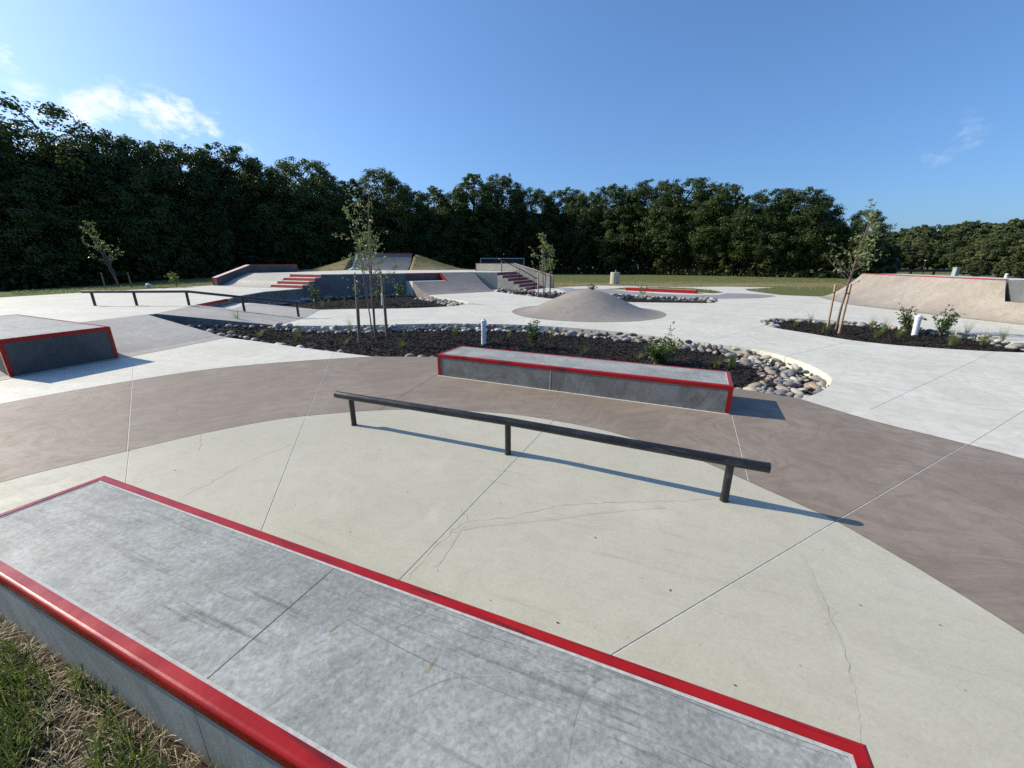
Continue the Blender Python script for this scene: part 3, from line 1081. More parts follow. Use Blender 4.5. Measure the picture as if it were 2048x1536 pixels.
kb = [gp(190.5, 611.5, TERR_Z), gp(283.5, 610, TERR_Z), gp(386.5, 609.5, TERR_Z)]
k5 = gp(597, 631, 0.07)
kd = (kb[2] - kb[0]).normalized()
yl = lambda x: kb[0].y + (k5.y - kb[0].y) * (x - kb[0].x) / (k5.x - kb[0].x)
kb = [Vector((p.x, yl(p.x), TERR_Z)) for p in kb]
k4 = gp(506, 622, 0.22)
k4 = Vector((k4.x * 1.0, 0, 0.21))
k4.x = kb[2].x + (k5.x - kb[2].x) * 0.50
k4.y = yl(k4.x)
KH = 0.41
kd = (k5 - kb[0])
kd.z = 0
kd.normalize()
kink = kb[2] + kd * 0.06 + UP * KH
end = k5 + UP * (KH - 0.02)
sl = (end - kink).normalized()
kpath = [kb[0] - kd * 0.27 + UP * KH, kb[0] + UP * KH, kb[1] + UP * KH, kink - kd * 0.03, kink + sl * 0.03, k4 * 0 + kink.lerp(end, 0.5), end, end + sl * 0.35]
k4.z = 0.21
rail('kinked_rail', 'long black kinked rail on five posts running down the left bank', [kb[0] + UP * KH, kb[1] + UP * KH, kb[2] + UP * KH, kink.lerp(end, 0.49), end], [kb[0], kb[1], kb[2], k4, k5], 0.038, 0.036, kpath)

# ------------------------------------------------------------------ deck with its stairs, ramp and hubbas
deck = thing('stair_deck', 'raised grey concrete deck with two red stair sets behind the second planter', 'skate deck', (-6, 26, 0))
STl = S0 - SN * 2.0
STr = STl + SD * SW
lt = E2 * 1.2
deckpoly = [A, C_, STl, STr, Vector((-2.55, 30.6, 0)), Vector((-2.9, 34, 0)), Vector((-5.2, 36.4, 0)), Vector((-13.0, 36.4, 0)), Vector((-13.9, 29.5, 0)),
            L0 - E1 * (LW + 4.1) + E2 * 1.5, L0 - E1 * LW + E2 * 1.5, L0 - E1 * LW + lt, L0 + lt]
mb = MB().prism([(p.x, p.y, DECK_Z) for p in deckpoly], -0.35, DECK_Z)
mk('deck_slab', mb, M['white'], deck)
# facing of the deck front: two cast panels butted at a joint
dv = (C_ - A).normalized()
dn = Vector((dv.y, -dv.x, 0))
Bp = A + dv * ((C_ - A).length * 0.49)
for (p, q) in ((A + dv * 0.01, A + dv * 1.9), (A + dv * 1.915, Bp)):
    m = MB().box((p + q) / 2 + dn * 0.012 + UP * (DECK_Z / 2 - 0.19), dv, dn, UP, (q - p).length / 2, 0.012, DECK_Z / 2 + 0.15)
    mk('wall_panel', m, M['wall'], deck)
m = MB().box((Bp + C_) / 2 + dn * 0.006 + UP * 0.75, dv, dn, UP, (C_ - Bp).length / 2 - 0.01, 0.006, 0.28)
mk('wall_panel', m, M['wall_shade'], deck)
m = MB().box((Bp + C_) / 2 - dv * 0.9 + dn * 0.016 + UP * (DECK_Z - 0.045), dv, dn, UP, (C_ - Bp).length / 2 - 0.9, 0.008, 0.045)
mk('edging', m, M['red_dull'], deck)
# wall beside the right stairs
m = MB()
cq, sq = C_ + SN * 0.0, STl
wd = (sq - cq).normalized()
wn = Vector((wd.y, -wd.x, 0))
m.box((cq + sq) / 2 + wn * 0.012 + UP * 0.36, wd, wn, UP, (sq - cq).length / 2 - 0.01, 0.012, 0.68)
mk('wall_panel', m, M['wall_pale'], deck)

# deck ramp
rprof = lambda u: (1 - u) ** 1.45
TR = C_ + Vector((0, 0, DECK_Z))
TL = Bp + Vector((0, 0, DECK_Z))
n, kx = 16, 14
ramp = MB()
grid = {}
ucut = 1 - (0.60 / DECK_Z) ** (1 / 1.45)
us = [i / n for i in range(n + 1)]
us = sorted(set([u for u in us if abs(u - ucut) > 0.02] + [ucut]))
vcut = 0.47
vs_ = sorted(set([j / kx for j in range(kx + 1)] + [vcut]))
for i, u in enumerate(us):
    for j, v in enumerate(vs_):
        t = TL.lerp(TR, v)
        b = RB0.lerp(RB1, v)
        p = t.lerp(b, u)
        p.z = DECK_Z * rprof(u) + 0.006
        grid[i, j] = len(ramp.v)
        ramp.v.append(tuple(p))
for i in range(len(us) - 1):
    for j in range(len(vs_) - 1):
        if us[i] < ucut - 1e-6 and vs_[j] < vcut - 1e-6:
            continue
        ramp.f.append((grid[i, j], grid[i, j + 1], grid[i + 1, j + 1], grid[i + 1, j]))
iu = us.index(ucut)
jv = vs_.index(vcut)
skirt(ramp, [ramp.v[grid[i, 0]] for i in range(iu, len(us))], -0.35)
skirt(ramp, [ramp.v[grid[i, len(vs_) - 1]] for i in range(len(us))], -0.35)
mk('ramp', ramp, M['taupe_dark'], deck)
m = MB()
pl = [Vector(ramp.v[grid[0, 0]]), Vector(ramp.v[grid[0, jv]]), Vector(ramp.v[grid[iu, jv]]), Vector(ramp.v[grid[iu, 0]])]
m.prism([(p.x, p.y, 0.604) for p in pl], -0.3, 0.604)
mk('ramp_shelf', m, M['white'], deck)
m = MB()
side = [ramp.v[grid[i, jv]] for i in range(0, iu + 1)]
for p in side:
    m.v += [(p[0] - 0.006, p[1], p[2] + 0.004), (p[0] - 0.006, p[1], 0.6), (p[0] + 0.09, p[1] + 0.06, p[2] + 0.005)]
for i in range(len(side) - 1):
    m.f += [(3 * i, 3 * i + 1, 3 * i + 4, 3 * i + 3), (3 * i, 3 * i + 3, 3 * i + 5, 3 * i + 2)]
mk('edging', m, M['red'], deck)

# stairs: each step its own block with a red painted riser
def stairs(foot, along, width, up, z0, steps, tread, rise, treadmat):
    for k_ in range(steps):
        p = foot + up * (tread * k_)
        ztop = z0 + rise * (k_ + 1)
        depth = tread * (1 if k_ < steps - 1 else 0.9)
        m = MB()
        c = p + along * (width / 2) + up * (depth / 2)
        m.box(c + UP * ((ztop - 0.25 - 0.35) / 2 + 0.12), along, up, UP, width / 2, depth / 2, (ztop + 0.35) / 2 - 0.0)
        st = mk('step', m, treadmat, deck)
        m = MB()
        m.box(p + along * (width / 2) - up * 0.004 + UP * (ztop - rise * 0.5 - 0.004), along, up, UP, width / 2 - 0.004, 0.006, rise * 0.5 - 0.006)
        rr = mk('riser', m, M['red_dull'], st)


def steps_fixed(foot, along, width, up, z0, steps, tread, rise, treadmat):
    for k_ in range(steps):
        p = foot + up * (tread * k_)
        ztop = z0 + rise * (k_ + 1)
        if k_ == steps - 1:
            ztop += 0.003
        depth = tread if k_ < steps - 1 else tread * 0.5
        zb = -0.36
        c = p + along * (width / 2) + up * (depth / 2)
        m = MB().box(Vector((c.x, c.y, (ztop + zb) / 2)), along, up, UP, width / 2, depth / 2 - 0.001, (ztop - zb) / 2, 0.008)
        st = mk('step', m, treadmat, deck)
        m = MB()
        # painted riser wraps a little over the nosing and round the end
        pr = p + along * (width / 2)
        m.box(Vector((pr.x, pr.y, ztop - rise / 2 - 0.012)) - up * 0.004, along, up, UP, width / 2 + 0.004, 0.006, rise / 2 - 0.016)
        rr = mk('riser', m, M['red_dull'], st)


steps_fixed(L0 - E1 * LW, E1, LW, E2, TERR_Z, 4, 0.40, (DECK_Z - TERR_Z) / 4, M['white'])
steps_fixed(S0, SD, SW, -SN, 0.0, 6, 0.40, DECK_Z / 6, M['ledge'])
# side walls of both flights, just proud of the steps
m = MB()
for k_ in range(6):
    p = S0 - SN * (0.4 * k_)
    q = p - SN * 0.4
    zt = DECK_Z / 6 * (k_ + 1) - 0.02
    m.box((p + q) / 2 - SD * 0.012 + UP * ((zt - 0.35) / 2), SN, SD, UP, 0.2, 0.010, (zt + 0.35) / 2)
mk('stair_wall', m, M['wall_pale'], deck)
m = MB()
for k_ in range(4):
    p = L0 + E2 * (0.4 * k_)
    zt = TERR_Z + (DECK_Z - TERR_Z) / 4 * (k_ + 1) - 0.02
    m.box(p + E2 * 0.2 + E1 * 0.012 + UP * ((zt - 0.35) / 2), E2, E1, UP, 0.2, 0.010, (zt + 0.35) / 2)
mk('stair_wall', m, M['wall'], deck)

# left bank between the stairs and the hubba
lb0 = L0 - E1 * LW - E1 * 0.01
lb1 = L0 - E1 * (LW + 4.1)
tp = [lb0 + E2 * 1.55, lb1 + E2 * 1.55]
bt = [lb0 - E2 * 0.30, lb1 - E2 * 0.30]


def qprof(u):
    return (1 - u) if u < 0.55 else 0.45 * ((1 - u) / 0.45) ** 1.9


mb = ruled([p + UP * (DECK_Z + 0.005) for p in tp], [p + UP * (TERR_Z + 0.005) for p in bt], qprof, 16)
skirt(mb, [mb.v[i * 2] for i in range(17)], 0.0)
mk('ramp', mb, M['taupe'], deck)


def hubba(name, label, start, along, left, width, prof, length, mat_side):
    """sloping ledge: prof = [(distance along, top height)], bottom at zb"""
    root = thing(name, label, 'hubba ledge', start)
    for part, (o0, o1) in (('hubba_wall', (0.0, width)),):
        m = MB()
        n = len(prof)
        for o_ in (o0, o1):
            for (s_, zt, zb) in prof:
                m.v.append(tuple(start + along * s_ + left * o_ + UP * zt))
            for (s_, zt, zb) in prof:
                m.v.append(tuple(start + along * s_ + left * o_ + UP * zb))
        for i in range(n - 1):
            m.f += [(i, i + 1, n + i + 1, n + i), (2 * n + i, 2 * n + i + 1, 3 * n + i + 1, 3 * n + i)]
        m.f += [(0, n, 3 * n, 2 * n), (n - 1, 2 * n - 1, 4 * n - 1, 3 * n - 1)]
        mk(part, m, mat_side, root)
        m = MB()
        for o_ in (o0 + 0.05, o1 - 0.05):
            for (s_, zt, zb) in prof:
                m.v.append(tuple(start + along * s_ + left * o_ + UP * (zt + 0.003)))
        m.f = [(i, i + 1, n + i + 1, n + i) for i in range(n - 1)]
        mk('hubba_top', m, M['white'], root)
    for o_, sg in ((0.0, -1), (width, 1)):
        m = MB()
        n = len(prof)
        for (s_, zt, zb) in prof:
            b_ = start + along * s_ + left * o_
            m.v += [tuple(b_ - left * (sg * 0.05) + UP * (zt + 0.005)), tuple(b_ + left * (sg * 0.005) + UP * (zt + 0.005)), tuple(b_ + left * (sg * 0.005) + UP * (zt - 0.034))]
        for i in range(n - 1):
            m.f += [(3 * i, 3 * i + 3, 3 * i + 4, 3 * i + 1), (3 * i + 1, 3 * i + 4, 3 * i + 5, 3 * i + 2)]
        mk('edging', m, M['red_dull'], root)
    for (s_, zt, zb) in (prof[0], prof[-1]):
        for o_, sg in ((0.0, -1), (width, 1)):
            b_ = start + along * s_ + left * o_
            oa = -1 if s_ == prof[0][0] else 1
            m = MB()
            m.box(b_ - left * (sg * 0.022) + along * (oa * 0.003) + UP * ((zt + zb) / 2), left, along, UP, 0.027, 0.004, (zt - zb) / 2 - 0.01)
            m.box(b_ + left * (sg * 0.003) - along * (oa * 0.024) + UP * ((zt + zb) / 2), along, left, UP, 0.027, 0.004, (zt - zb) / 2 - 0.01)
            mk('corner_edging', m, M['red'], root)
    return root


HL = L0 - E1 * (LW + 4.12) - E2 * 0.25
hubba('hubba_ledge', 'grey sloping hubba ledge with thin red edges beside the left bank, dark woods behind', HL, E2, -E1, 0.45,
      [(0.0, TERR_Z + 0.44, TERR_Z - 0.05), (2.05, DECK_Z + 0.47, TERR_Z - 0.05), (5.2, DECK_Z + 0.47, TERR_Z - 0.05)], 5.2, M['wall_shade'])
HR = S0 + SD * SW + SN * 0.62
hubba('hubba_ledge', 'grey sloping hubba ledge with red edges beside the right red stairs', HR, -SN, SD, 0.5,
      [(0.0, 0.82, -0.05), (2.95, DECK_Z + 0.55, -0.05), (6.0, DECK_Z + 0.55, -0.05)], 6.0, M['wall_pale'])

# handrail on the right stairs
hb = [S0 + SD * 1.15 - SN * 2.35, S0 + SD * 1.15 - SN * 1.0, S0 + SD * 1.15 + SN * 0.06]
hz = [DECK_Z, DECK_Z / 6 * 3, DECK_Z / 6 * 0]
hz = [DECK_Z, DECK_Z * 3 / 6, 0.0]
root = thing('stair_handrail', 'thin black handrail on three posts down the right red stairs', 'handrail', hb[1])
topz = [DECK_Z + 0.74, DECK_Z * 3 / 6 + 0.74, 0.76]
tpz = [hb[0] + UP * topz[0], hb[1] + UP * topz[1], hb[2] + UP * topz[2]]
slope = (tpz[2] - tpz[1]).normalized()
m = MB().tube([tpz[0] - slope * 0.28 + UP * -0.10, tpz[0] - slope * 0.25, tpz[0], tpz[1], tpz[2], tpz[2] + slope * 0.25], 0.027, 10)
mk('rail_bar', m, M['black'], root, smooth=True)
for b_, z_, t_ in zip(hb, hz, tpz):
    m = MB().tube([Vector((b_.x, b_.y, z_)), t_], 0.028, 10)
    mk('post', m, M['black'], root, smooth=True)

# quarter pipe at the back of the deck, sunk in a grass berm
QW = 4.6
qc = at_depth(763, 540, 34.6)
qx = (qc.x - QW / 2, qc.x + QW / 2)
qy0, qy1, qh = 33.6, 36.2, 2.36
qroot = thing('quarter_pipe', 'grey concrete quarter pipe set in a grass berm at the back of the deck', 'quarter pipe', (qc.x, 35, DECK_Z))


def circ(u):
    return 1 - math.sqrt(max(0.0, 1 - u * u)) if u < 1 else 1


mb = MB()
nq = 14
R_ = 2.7
for i in range(nq + 1):
    a_ = math.radians(62) * i / nq
    yy = qy0 + R_ * math.sin(a_) * 1.0
    zz = DECK_Z + 0.006 + R_ * (1 - math.cos(a_)) * (qh - DECK_Z) / (R_ * (1 - math.cos(math.radians(62))))
    for xx in qx:
        mb.v.append((xx, yy, zz))
for i in range(nq):
    mb.f.append((2 * i, 2 * i + 1, 2 * i + 3, 2 * i + 2))
yt = qy0 + R_ * math.sin(math.radians(62))
o_ = len(mb.v)
mb.v += [(qx[0], yt + 1.2, qh), (qx[1], yt + 1.2, qh)]
mb.f.append((2 * nq, 2 * nq + 1, o_ + 1, o_))
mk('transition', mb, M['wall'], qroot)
m = MB()
for i in range(nq + 1):
    v = mb.v[2 * i]
    m.v += [(v[0] - 0.22, v[1], v[2] + 0.03), (v[0] + 0.0, v[1], v[2] + 0.03), (v[0] - 0.22, v[1], v[2] - 0.5), (v[0], v[1], v[2] - 0.02)]
for i in range(nq):
    m.f += [(4 * i, 4 * i + 1, 4 * i + 5, 4 * i + 4), (4 * i, 4 * i + 4, 4 * i + 6, 4 * i + 2), (4 * i + 1, 4 * i + 3, 4 * i + 7, 4 * i + 5)]
mk('side_kerb', m, M['white'], qroot)
m = MB().tube([(qx[0], yt, qh + 0.02), (qx[1], yt, qh + 0.02)], 0.035, 10)
mk('coping', m, M['red'], qroot)
# berm
mb = MB()
bxs = np.arange(qc.x - 8.5, qc.x + 8.6, 0.25)
bys = np.arange(33.5, 42.5, 0.3)
rb2 = random.Random(5)
for y in bys:
    for x in bxs:
        dx = max(0.0, abs(x - qc.x) - QW / 2)
        h_ = max(0.0, 1.0 - dx / 4.6) ** 1.25
        fy = smooth(33.4, 36.3, y) * (1 - smooth(38.0, 42.3, y))
        z = DECK_Z - 0.06 + 1.33 * h_ * fy + rb2.uniform(-0.03, 0.03)
        if dx < 0.05 and y < yt + 1.0:
            z = DECK_Z - 0.5
        if dx < 0.3 and x < qc.x and y < yt + 0.2:
            z = DECK_Z - 0.4
        mb.v.append((x, y, z - (0.9 * (1 - smooth(0, 1.2, 8.5 - abs(x - qc.x)))) ))
nb = len(bxs)
mb.f = [(j * nb + i, j * nb + i + 1, (j + 1) * nb + i + 1, (j + 1) * nb + i) for j in range(len(bys) - 1) for i in range(nb - 1)]
mk('grass_berm', mb, M['turf'], None, smooth=True, kind='structure', fix=False)

# ------------------------------------------------------------------ mound
mc, mr = Vector((2.62, 14.15, 0)), 2.62
mb = MB()
nr, na = 26, 64
mb.v.append((mc.x, mc.y, 0.75))
for i in range(1, nr + 1):
    u = i / nr
    z = 0.75 * (0.5 + 0.5 * math.cos(math.pi * min(1, u / 0.98))) ** 1.0 if u < 0.98 else 0
    for k_ in range(na):
        an = 2 * math.pi * k_ / na
        mb.v.append((mc.x + math.cos(an) * mr * u, mc.y + math.sin(an) * mr * u * 0.98, z + 0.005))
for k_ in range(na):
    mb.f.append((0, 1 + k_, 1 + (k_ + 1) % na))
for i in range(nr - 1):
    for k_ in range(na):
        a_ = 1 + i * na
        mb.f.append((a_ + k_, a_ + na + k_, a_ + na + (k_ + 1) % na, a_ + (k_ + 1) % na))
tag(mk('concrete_mound', mb, M['taupe_mid'], None, smooth=True), 'smooth round taupe concrete mound rising from the pale plaza', 'skate mound')

# ------------------------------------------------------------------ big quarter pipe at the right
qz = 1.15
topl = [gp(1725, 547.5, qz), gp(1770, 549.3, qz), gp(1860, 553.4, qz), gp(1940, 557.0, qz), gp(2012, 560.2, qz)]
td = (topl[-1] - topl[0]).normalized()
topl = [topl[0].lerp(topl[-1], i / 9) for i in range(10)]
step_ = (topl[-1] - topl[0]).length / 9
topl += [topl[9] + td * (step_ * i) for i in range(1, 8)]
base_px = [gp(1636, 593.5), gp(1664, 601), gp(1700, 609.5), gp(1750, 615.5), gp(1800, 621), gp(1900, 633.5), gp(2048, 650)]
bs = spline(base_px, 8)
ln = [0.0]
for a_, b_ in zip(bs[:-1], bs[1:]):
    ln.append(ln[-1] + (b_ - a_).length)


def along_base(s_):
    if s_ >= ln[-1]:
        return bs[-1] + (bs[-1] - bs[-4]).normalized() * (s_ - ln[-1])
    for i in range(len(ln) - 1):
        if ln[i + 1] >= s_:
            return bs[i].lerp(bs[i + 1], (s_ - ln[i]) / max(1e-9, ln[i + 1] - ln[i]))


tot_t = (topl[9] - topl[0]).length
botl = []
for i, p in enumerate(topl):
    botl.append(along_base((ln[-1] * 0.97) * i / 9))
big = thing('quarter_pipe', 'wide taupe concrete quarter pipe with red coping at the right edge', 'quarter pipe', botl[6])
nq = 18
qp_prof = lambda u: (1 - u) ** 1.75
mb = MB()
kq = len(topl)
ucut2 = 1 - (0.55 / qz) ** (1 / 1.75)
us2 = sorted(set([i / nq for i in range(nq + 1) if abs(i / nq - ucut2) > 0.02] + [ucut2]))
for u in us2:
    for a_, b_ in zip(topl, botl):
        p = a_.lerp(b_, u)
        p.z = 0.006 + (qz - 0.006) * qp_prof(u)
        mb.v.append(tuple(p))
for i in range(len(us2) - 1):
    for j in range(kq - 1):
        if us2[i] < ucut2 - 1e-6 and j >= 9:
            continue
        mb.f.append((i * kq + j, i * kq + j + 1, (i + 1) * kq + j + 1, (i + 1) * kq + j))
skirt(mb, [mb.v[i * kq] for i in range(len(us2))], -0.3)
mk('transition', mb, M['taupe_mid'], big)
nrm = Vector((td.y, -td.x, 0))
back = Vector((-td.y, td.x, 0))
if back.x < 0:
    back = -back
m = MB()
dk = [topl[0], topl[9], topl[9] + back * 1.6, topl[0] + back * 1.6]
m.prism([(p.x, p.y, qz + 0.002) for p in dk], -0.3, qz)
mk('deck_top', m, M['white'], big)
m = MB()
m.box((topl[0] + topl[9]) / 2 + UP * 0.012 + back * 0.02, td, back, UP, (topl[9] - topl[0]).length / 2, 0.05, 0.013, 0.006)
mk('coping', m, M['red_dull'], big)
# cut-out with a lower shelf beyond the red coping
m = MB()
iu2 = us2.index(ucut2)
sh = [Vector(mb.v[iu2 * kq + j]) for j in range(9, kq)]
m.prism([(p.x, p.y, 0.552) for p in sh] + [(p.x, p.y, 0.552) for p in [topl[-1] + back * 0.05, topl[9] + back * 0.05]], -0.3, 0.552)
mk('shelf', m, M['taupe_mid'], big)
m = MB()
sd_ = [Vector(mb.v[i * kq + 9]) for i in range(iu2 + 1)]
for p in sd_:
    m.v += [tuple(p), (p.x, p.y, 0.553)]
m.f = [(2 * i, 2 * i + 1, 2 * i + 3, 2 * i + 2) for i in range(len(sd_) - 1)]
mk('side_wall', m, M['wall_shade'], big)
m = MB()
c_ = (topl[9] + topl[-1]) / 2 + back * 0.16
m.box(Vector((c_.x, c_.y, 0.55)), td, back, UP, (topl[-1] - topl[9]).length / 2, 0.1, 0.6)
mk('back_wall', m, M['wall'], big)
# earth behind the quarter pipe
mb = MB()
for i in range(18):
    p = topl[0] - td * 1.5 + td * (i * 1.1)
    for (o_, z_) in ((1.5, 0.95 if 1 < i else 0.2), (2.6, 0.75 if 1 < i else 0.1), (4.5, 0.25), (7.5, -0.15)):
        q = p + back * o_
        mb.v.append((q.x, q.y, z_))
mb.f = [(i * 4 + j, i * 4 + j + 1, i * 4 + j + 5, i * 4 + j + 4) for i in range(17) for j in range(3)]
mk('grass_bank', mb, M['turf'], None, smooth=True, kind='structure')

# ------------------------------------------------------------------ planting beds
def tongue(x):
    return 0.20 * smooth(-5.0, -7.6, x) if x < -5 and x > -9.4 else 0.0


def mulch(poly, z, seed, amp=0.025, cell=0.10, mound=0.05):
    rnd = random.Random(seed)
    x0, x1 = min(p[0] for p in poly) - 0.3, max(p[0] for p in poly) + 0.3
    y0, y1 = min(p[1] for p in poly) - 0.3, max(p[1] for p in poly) + 0.3
    gx = np.arange(x0, x1, cell)
    gy = np.arange(y0, y1, cell)
    mb = MB()
    ok = {}
    for j, y in enumerate(gy):
        for i, x in enumerate(gx):
            d = edge_dist((x, y), poly)
            ins = inside((x, y), poly)
            if not ins and d > 0.25:
                continue
            zz = z + rnd.uniform(-amp, amp) + (mound * min(1, d / 0.8) if ins else 0) + (tongue(x) if poly is P1 else 0)
            ok[i, j] = len(mb.v)
            mb.v.append((x, y, zz))
    for (i, j), a_ in ok.items():
        if (i + 1, j) in ok and (i, j + 1) in ok and (i + 1, j + 1) in ok:
            mb.f.append((a_, ok[i + 1, j], ok[i + 1, j + 1], ok[i, j + 1]))
    return mk('mulch_bed', mb, M['mulch'], None, smooth=False, kind='structure', fix=False)


def scatter_in(poly, n, rnd, margin=0.0):
    x0, x1 = min(p[0] for p in poly), max(p[0] for p in poly)
    y0, y1 = min(p[1] for p in poly), max(p[1] for p in poly)
    out = []
    while len(out) < n:
        p = (rnd.uniform(x0, x1), rnd.uniform(y0, y1))
        if inside(p, poly) and (margin <= 0 or edge_dist(p, poly) > margin):
            out.append(p)
    return out


def chips(poly, z, n, seed, mound=0.05):
    rnd = random.Random(seed)
    mb = MB()
    for (x, y) in scatter_in(poly, n, rnd, 0.03):
        d = edge_dist((x, y), poly)
        zz = z + mound * min(1, d / 0.8) + rnd.uniform(0.0, 0.035) + (tongue(x) if poly is P1 else 0)
        a = rnd.uniform(0, math.pi)
        l, w, t = rnd.uniform(0.02, 0.055), rnd.uniform(0.006, 0.016), rnd.uniform(0.004, 0.01)
        ux = Vector((math.cos(a), math.sin(a), rnd.uniform(-0.5, 0.5))).normalized()
        uy = Vector((-math.sin(a), math.cos(a), rnd.uniform(-0.6, 0.6)))
        uy = (uy - ux * uy.dot(ux)).normalized()
        uz = ux.cross(uy)
        c = Vector((x, y, zz))
        mb.add([c - ux * l - uy * w, c - ux * l + uy * w, c - ux * l * 0.8 + uz * t, c + ux * l - uy * w * 0.6, c + ux * l + uy * w, c + ux * l * 0.7 + uz * t],
               [(0, 2, 1), (3, 4, 5), (0, 1, 4, 3), (1, 2, 5, 4), (2, 0, 3, 5)])
    mk('bark_chips', mb, M['chip'], None, kind='stuff', fix=False)


mulch(P1, MULCH_Z, 1)
mulch(P2, MULCH_Z - 0.05, 2)
mulch(P3, MULCH_Z + 0.05, 3, cell=0.16)
mulch(P4, MULCH_Z + 0.07, 4)
chips(P1, MULCH_Z, 15000, 11)
chips(P4, MULCH_Z + 0.07, 7000, 12)
chips(P2, MULCH_Z - 0.05, 5000, 13)
chips(P3, MULCH_Z + 0.05, 1500, 14)


# ------------------------------------------------------------------ river rocks
def rock_mesh(seed):
    rnd = random.Random(seed)
    bm = bmesh.new()
    bmesh.ops.create_icosphere(bm, subdivisions=2, radius=1.0)
    ax = Vector((1, rnd.uniform(0.62, 0.85), rnd.uniform(0.42, 0.62)))
    k1 = [Vector((rnd.uniform(-1, 1), rnd.uniform(-1, 1), rnd.uniform(-1, 1))).normalized() for _ in range(5)]
    kd_ = [rnd.uniform(0.72, 0.95) for _ in range(5)]
    for v in bm.verts:
        p = v.co.copy()
        for q, d in zip(k1, kd_):
            e = p.dot(q)
            if e > d:
                p -= q * (e - d) * 0.75
        p *= 1 + 0.05 * math.sin(p.x * 3 + seed) + 0.04 * math.sin(p.y * 4 + seed * 2)
        v.co = Vector((p.x * ax.x, p.y * ax.y, p.z * ax.z))
    me = bpy.data.meshes.new('river_rock')
    bm.to_mesh(me)
    bm.free()
    me.polygons.foreach_set('use_smooth', [True] * len(me.polygons))
    return me


ROCKM = []
for s_ in range(4):
    base_me = rock_mesh(s_ * 7 + 3)
    for mi, mm in enumerate(M['rock']):
        me = base_me.copy()
        me.materials.append(mm)
        ROCKM.append((mi, me))
CNAME = ['grey', 'dark grey', 'cream', 'pinkish brown', 'charcoal', 'off-white', 'tan']
rock_count = 0
LANDMARKS = [(gp(430, 665), 'at the left tip of the long planter'), (gp(520, 668), 'left of the birch in the long planter'), (gp(600, 680), 'near the tall grass left of the birch'),
             (gp(718, 680), 'by the left birch stake'), (gp(750, 672), 'right behind the birch stems'), (gp(775, 672), 'by the right birch stake'),
             (gp(850, 665), 'between right birch stake and grey pipe'), (gp(967, 670), 'by the grey capped pipe'), (gp(1020, 668), 'just right of the grey capped pipe'), (gp(1067, 680), 'by the narrow shrub'),
             (gp(1180, 680), 'between narrow shrub and round shrub'), (gp(1318, 700), 'by the round shrub'), (gp(1460, 720), 'behind the low ledge right end'),
             (gp(1560, 735), 'where the kerb curves at the right end'), (gp(1640, 765), 'against the round right end kerb'), (gp(1560, 785), 'at the front of the round right planter end'),
             (gp(820, 710), 'at the kerb left of the low ledge'), (gp(650, 698), 'at the near kerb left of the birch'),
             (gp(1530, 645), 'at the left tip of the right-hand planter'), (gp(1610, 645), 'at the far kerb left of the staked right tree'), (gp(1690, 652), 'behind the staked right tree'),
             (gp(1760, 656), 'behind the grasses left of the white pipe'), (gp(1820, 664), 'behind the broad shrub by the white pipe'), (gp(1890, 668), 'behind the dark pointed shrub'), (gp(1960, 680), 'at the far kerb right of the two shrubs'),
             (gp(2030, 692), 'at the right end of the right-hand planter')]
overflow = None


def rock(p, size, rnd, row, group):
    global rock_count
    if rock_count >= 300:
        overflow(p, size)
        return
    w = rnd.choices(range(7), weights=[7, 6, 3, 4, 4, 2, 3])[0]
    mi, me = ROCKM[rnd.randrange(4) * 7 + w]
    o = bpy.data.objects.new('river_rock', me)
    COL.objects.link(o)
    o.location = p
    o.scale = (size * rnd.uniform(0.9, 1.25), size * rnd.uniform(0.75, 1.1), size * rnd.uniform(0.65, 1.05))
    o.rotation_euler = (rnd.uniform(-0.5, 0.5), rnd.uniform(-0.5, 0.5), rnd.uniform(0, 6.28))
    lm = min(LANDMARKS, key=lambda q: (Vector((q[0].x - p.x, q[0].y - p.y, 0))).length)[1]
    sz = 'big' if size > 0.105 else ('small' if size < 0.07 else 'middling')
    tag(o, ('%s %s%s river rock %s' % (sz, row + ' ' if row else '', CNAME[w], lm)), 'rock', group)
    rock_count += 1


def line_samples(path, step, rnd):
    out = []
    acc = 0
    for a, b in zip(path[:-1], path[1:]):
        a, b = Vector((a[0], a[1], 0)), Vector((b[0], b[1], 0))
        L = (b - a).length
        if L < 1e-6:
            continue
        d = (b - a) / L
        while acc < L:
            out.append((a + d * acc, d))
            acc += step * rnd.uniform(0.8, 1.25)
        acc -= L
    return out


def rock_border(poly, path, rows, rnd, z, size, make, side=1, step=1.75):
    """rows of rocks along a stretch of kerb, from the kerb inwards"""
    n = 0
    for r in range(rows):
        for (p, d) in line_samples(path, size * step, rnd):
            nn = Vector((-d.y, d.x, 0)) * side
            sz = size * (0.5 + 0.95 * rnd.random() ** 1.4)
            q = p + nn * (0.05 + sz * 0.75 + r * size * 1.35 + rnd.uniform(-0.05, 0.08)) + d * rnd.uniform(-0.05, 0.05)
            if not inside(q, poly):
                continue
            make(Vector((q.x, q.y, z + sz * 0.3 + (0.05 if r == 0 and rows > 1 else 0.0) + rnd.uniform(-0.01, 0.045) + (tongue(q.x) if poly is P1 else 0))), sz)
            n += 1
    return n


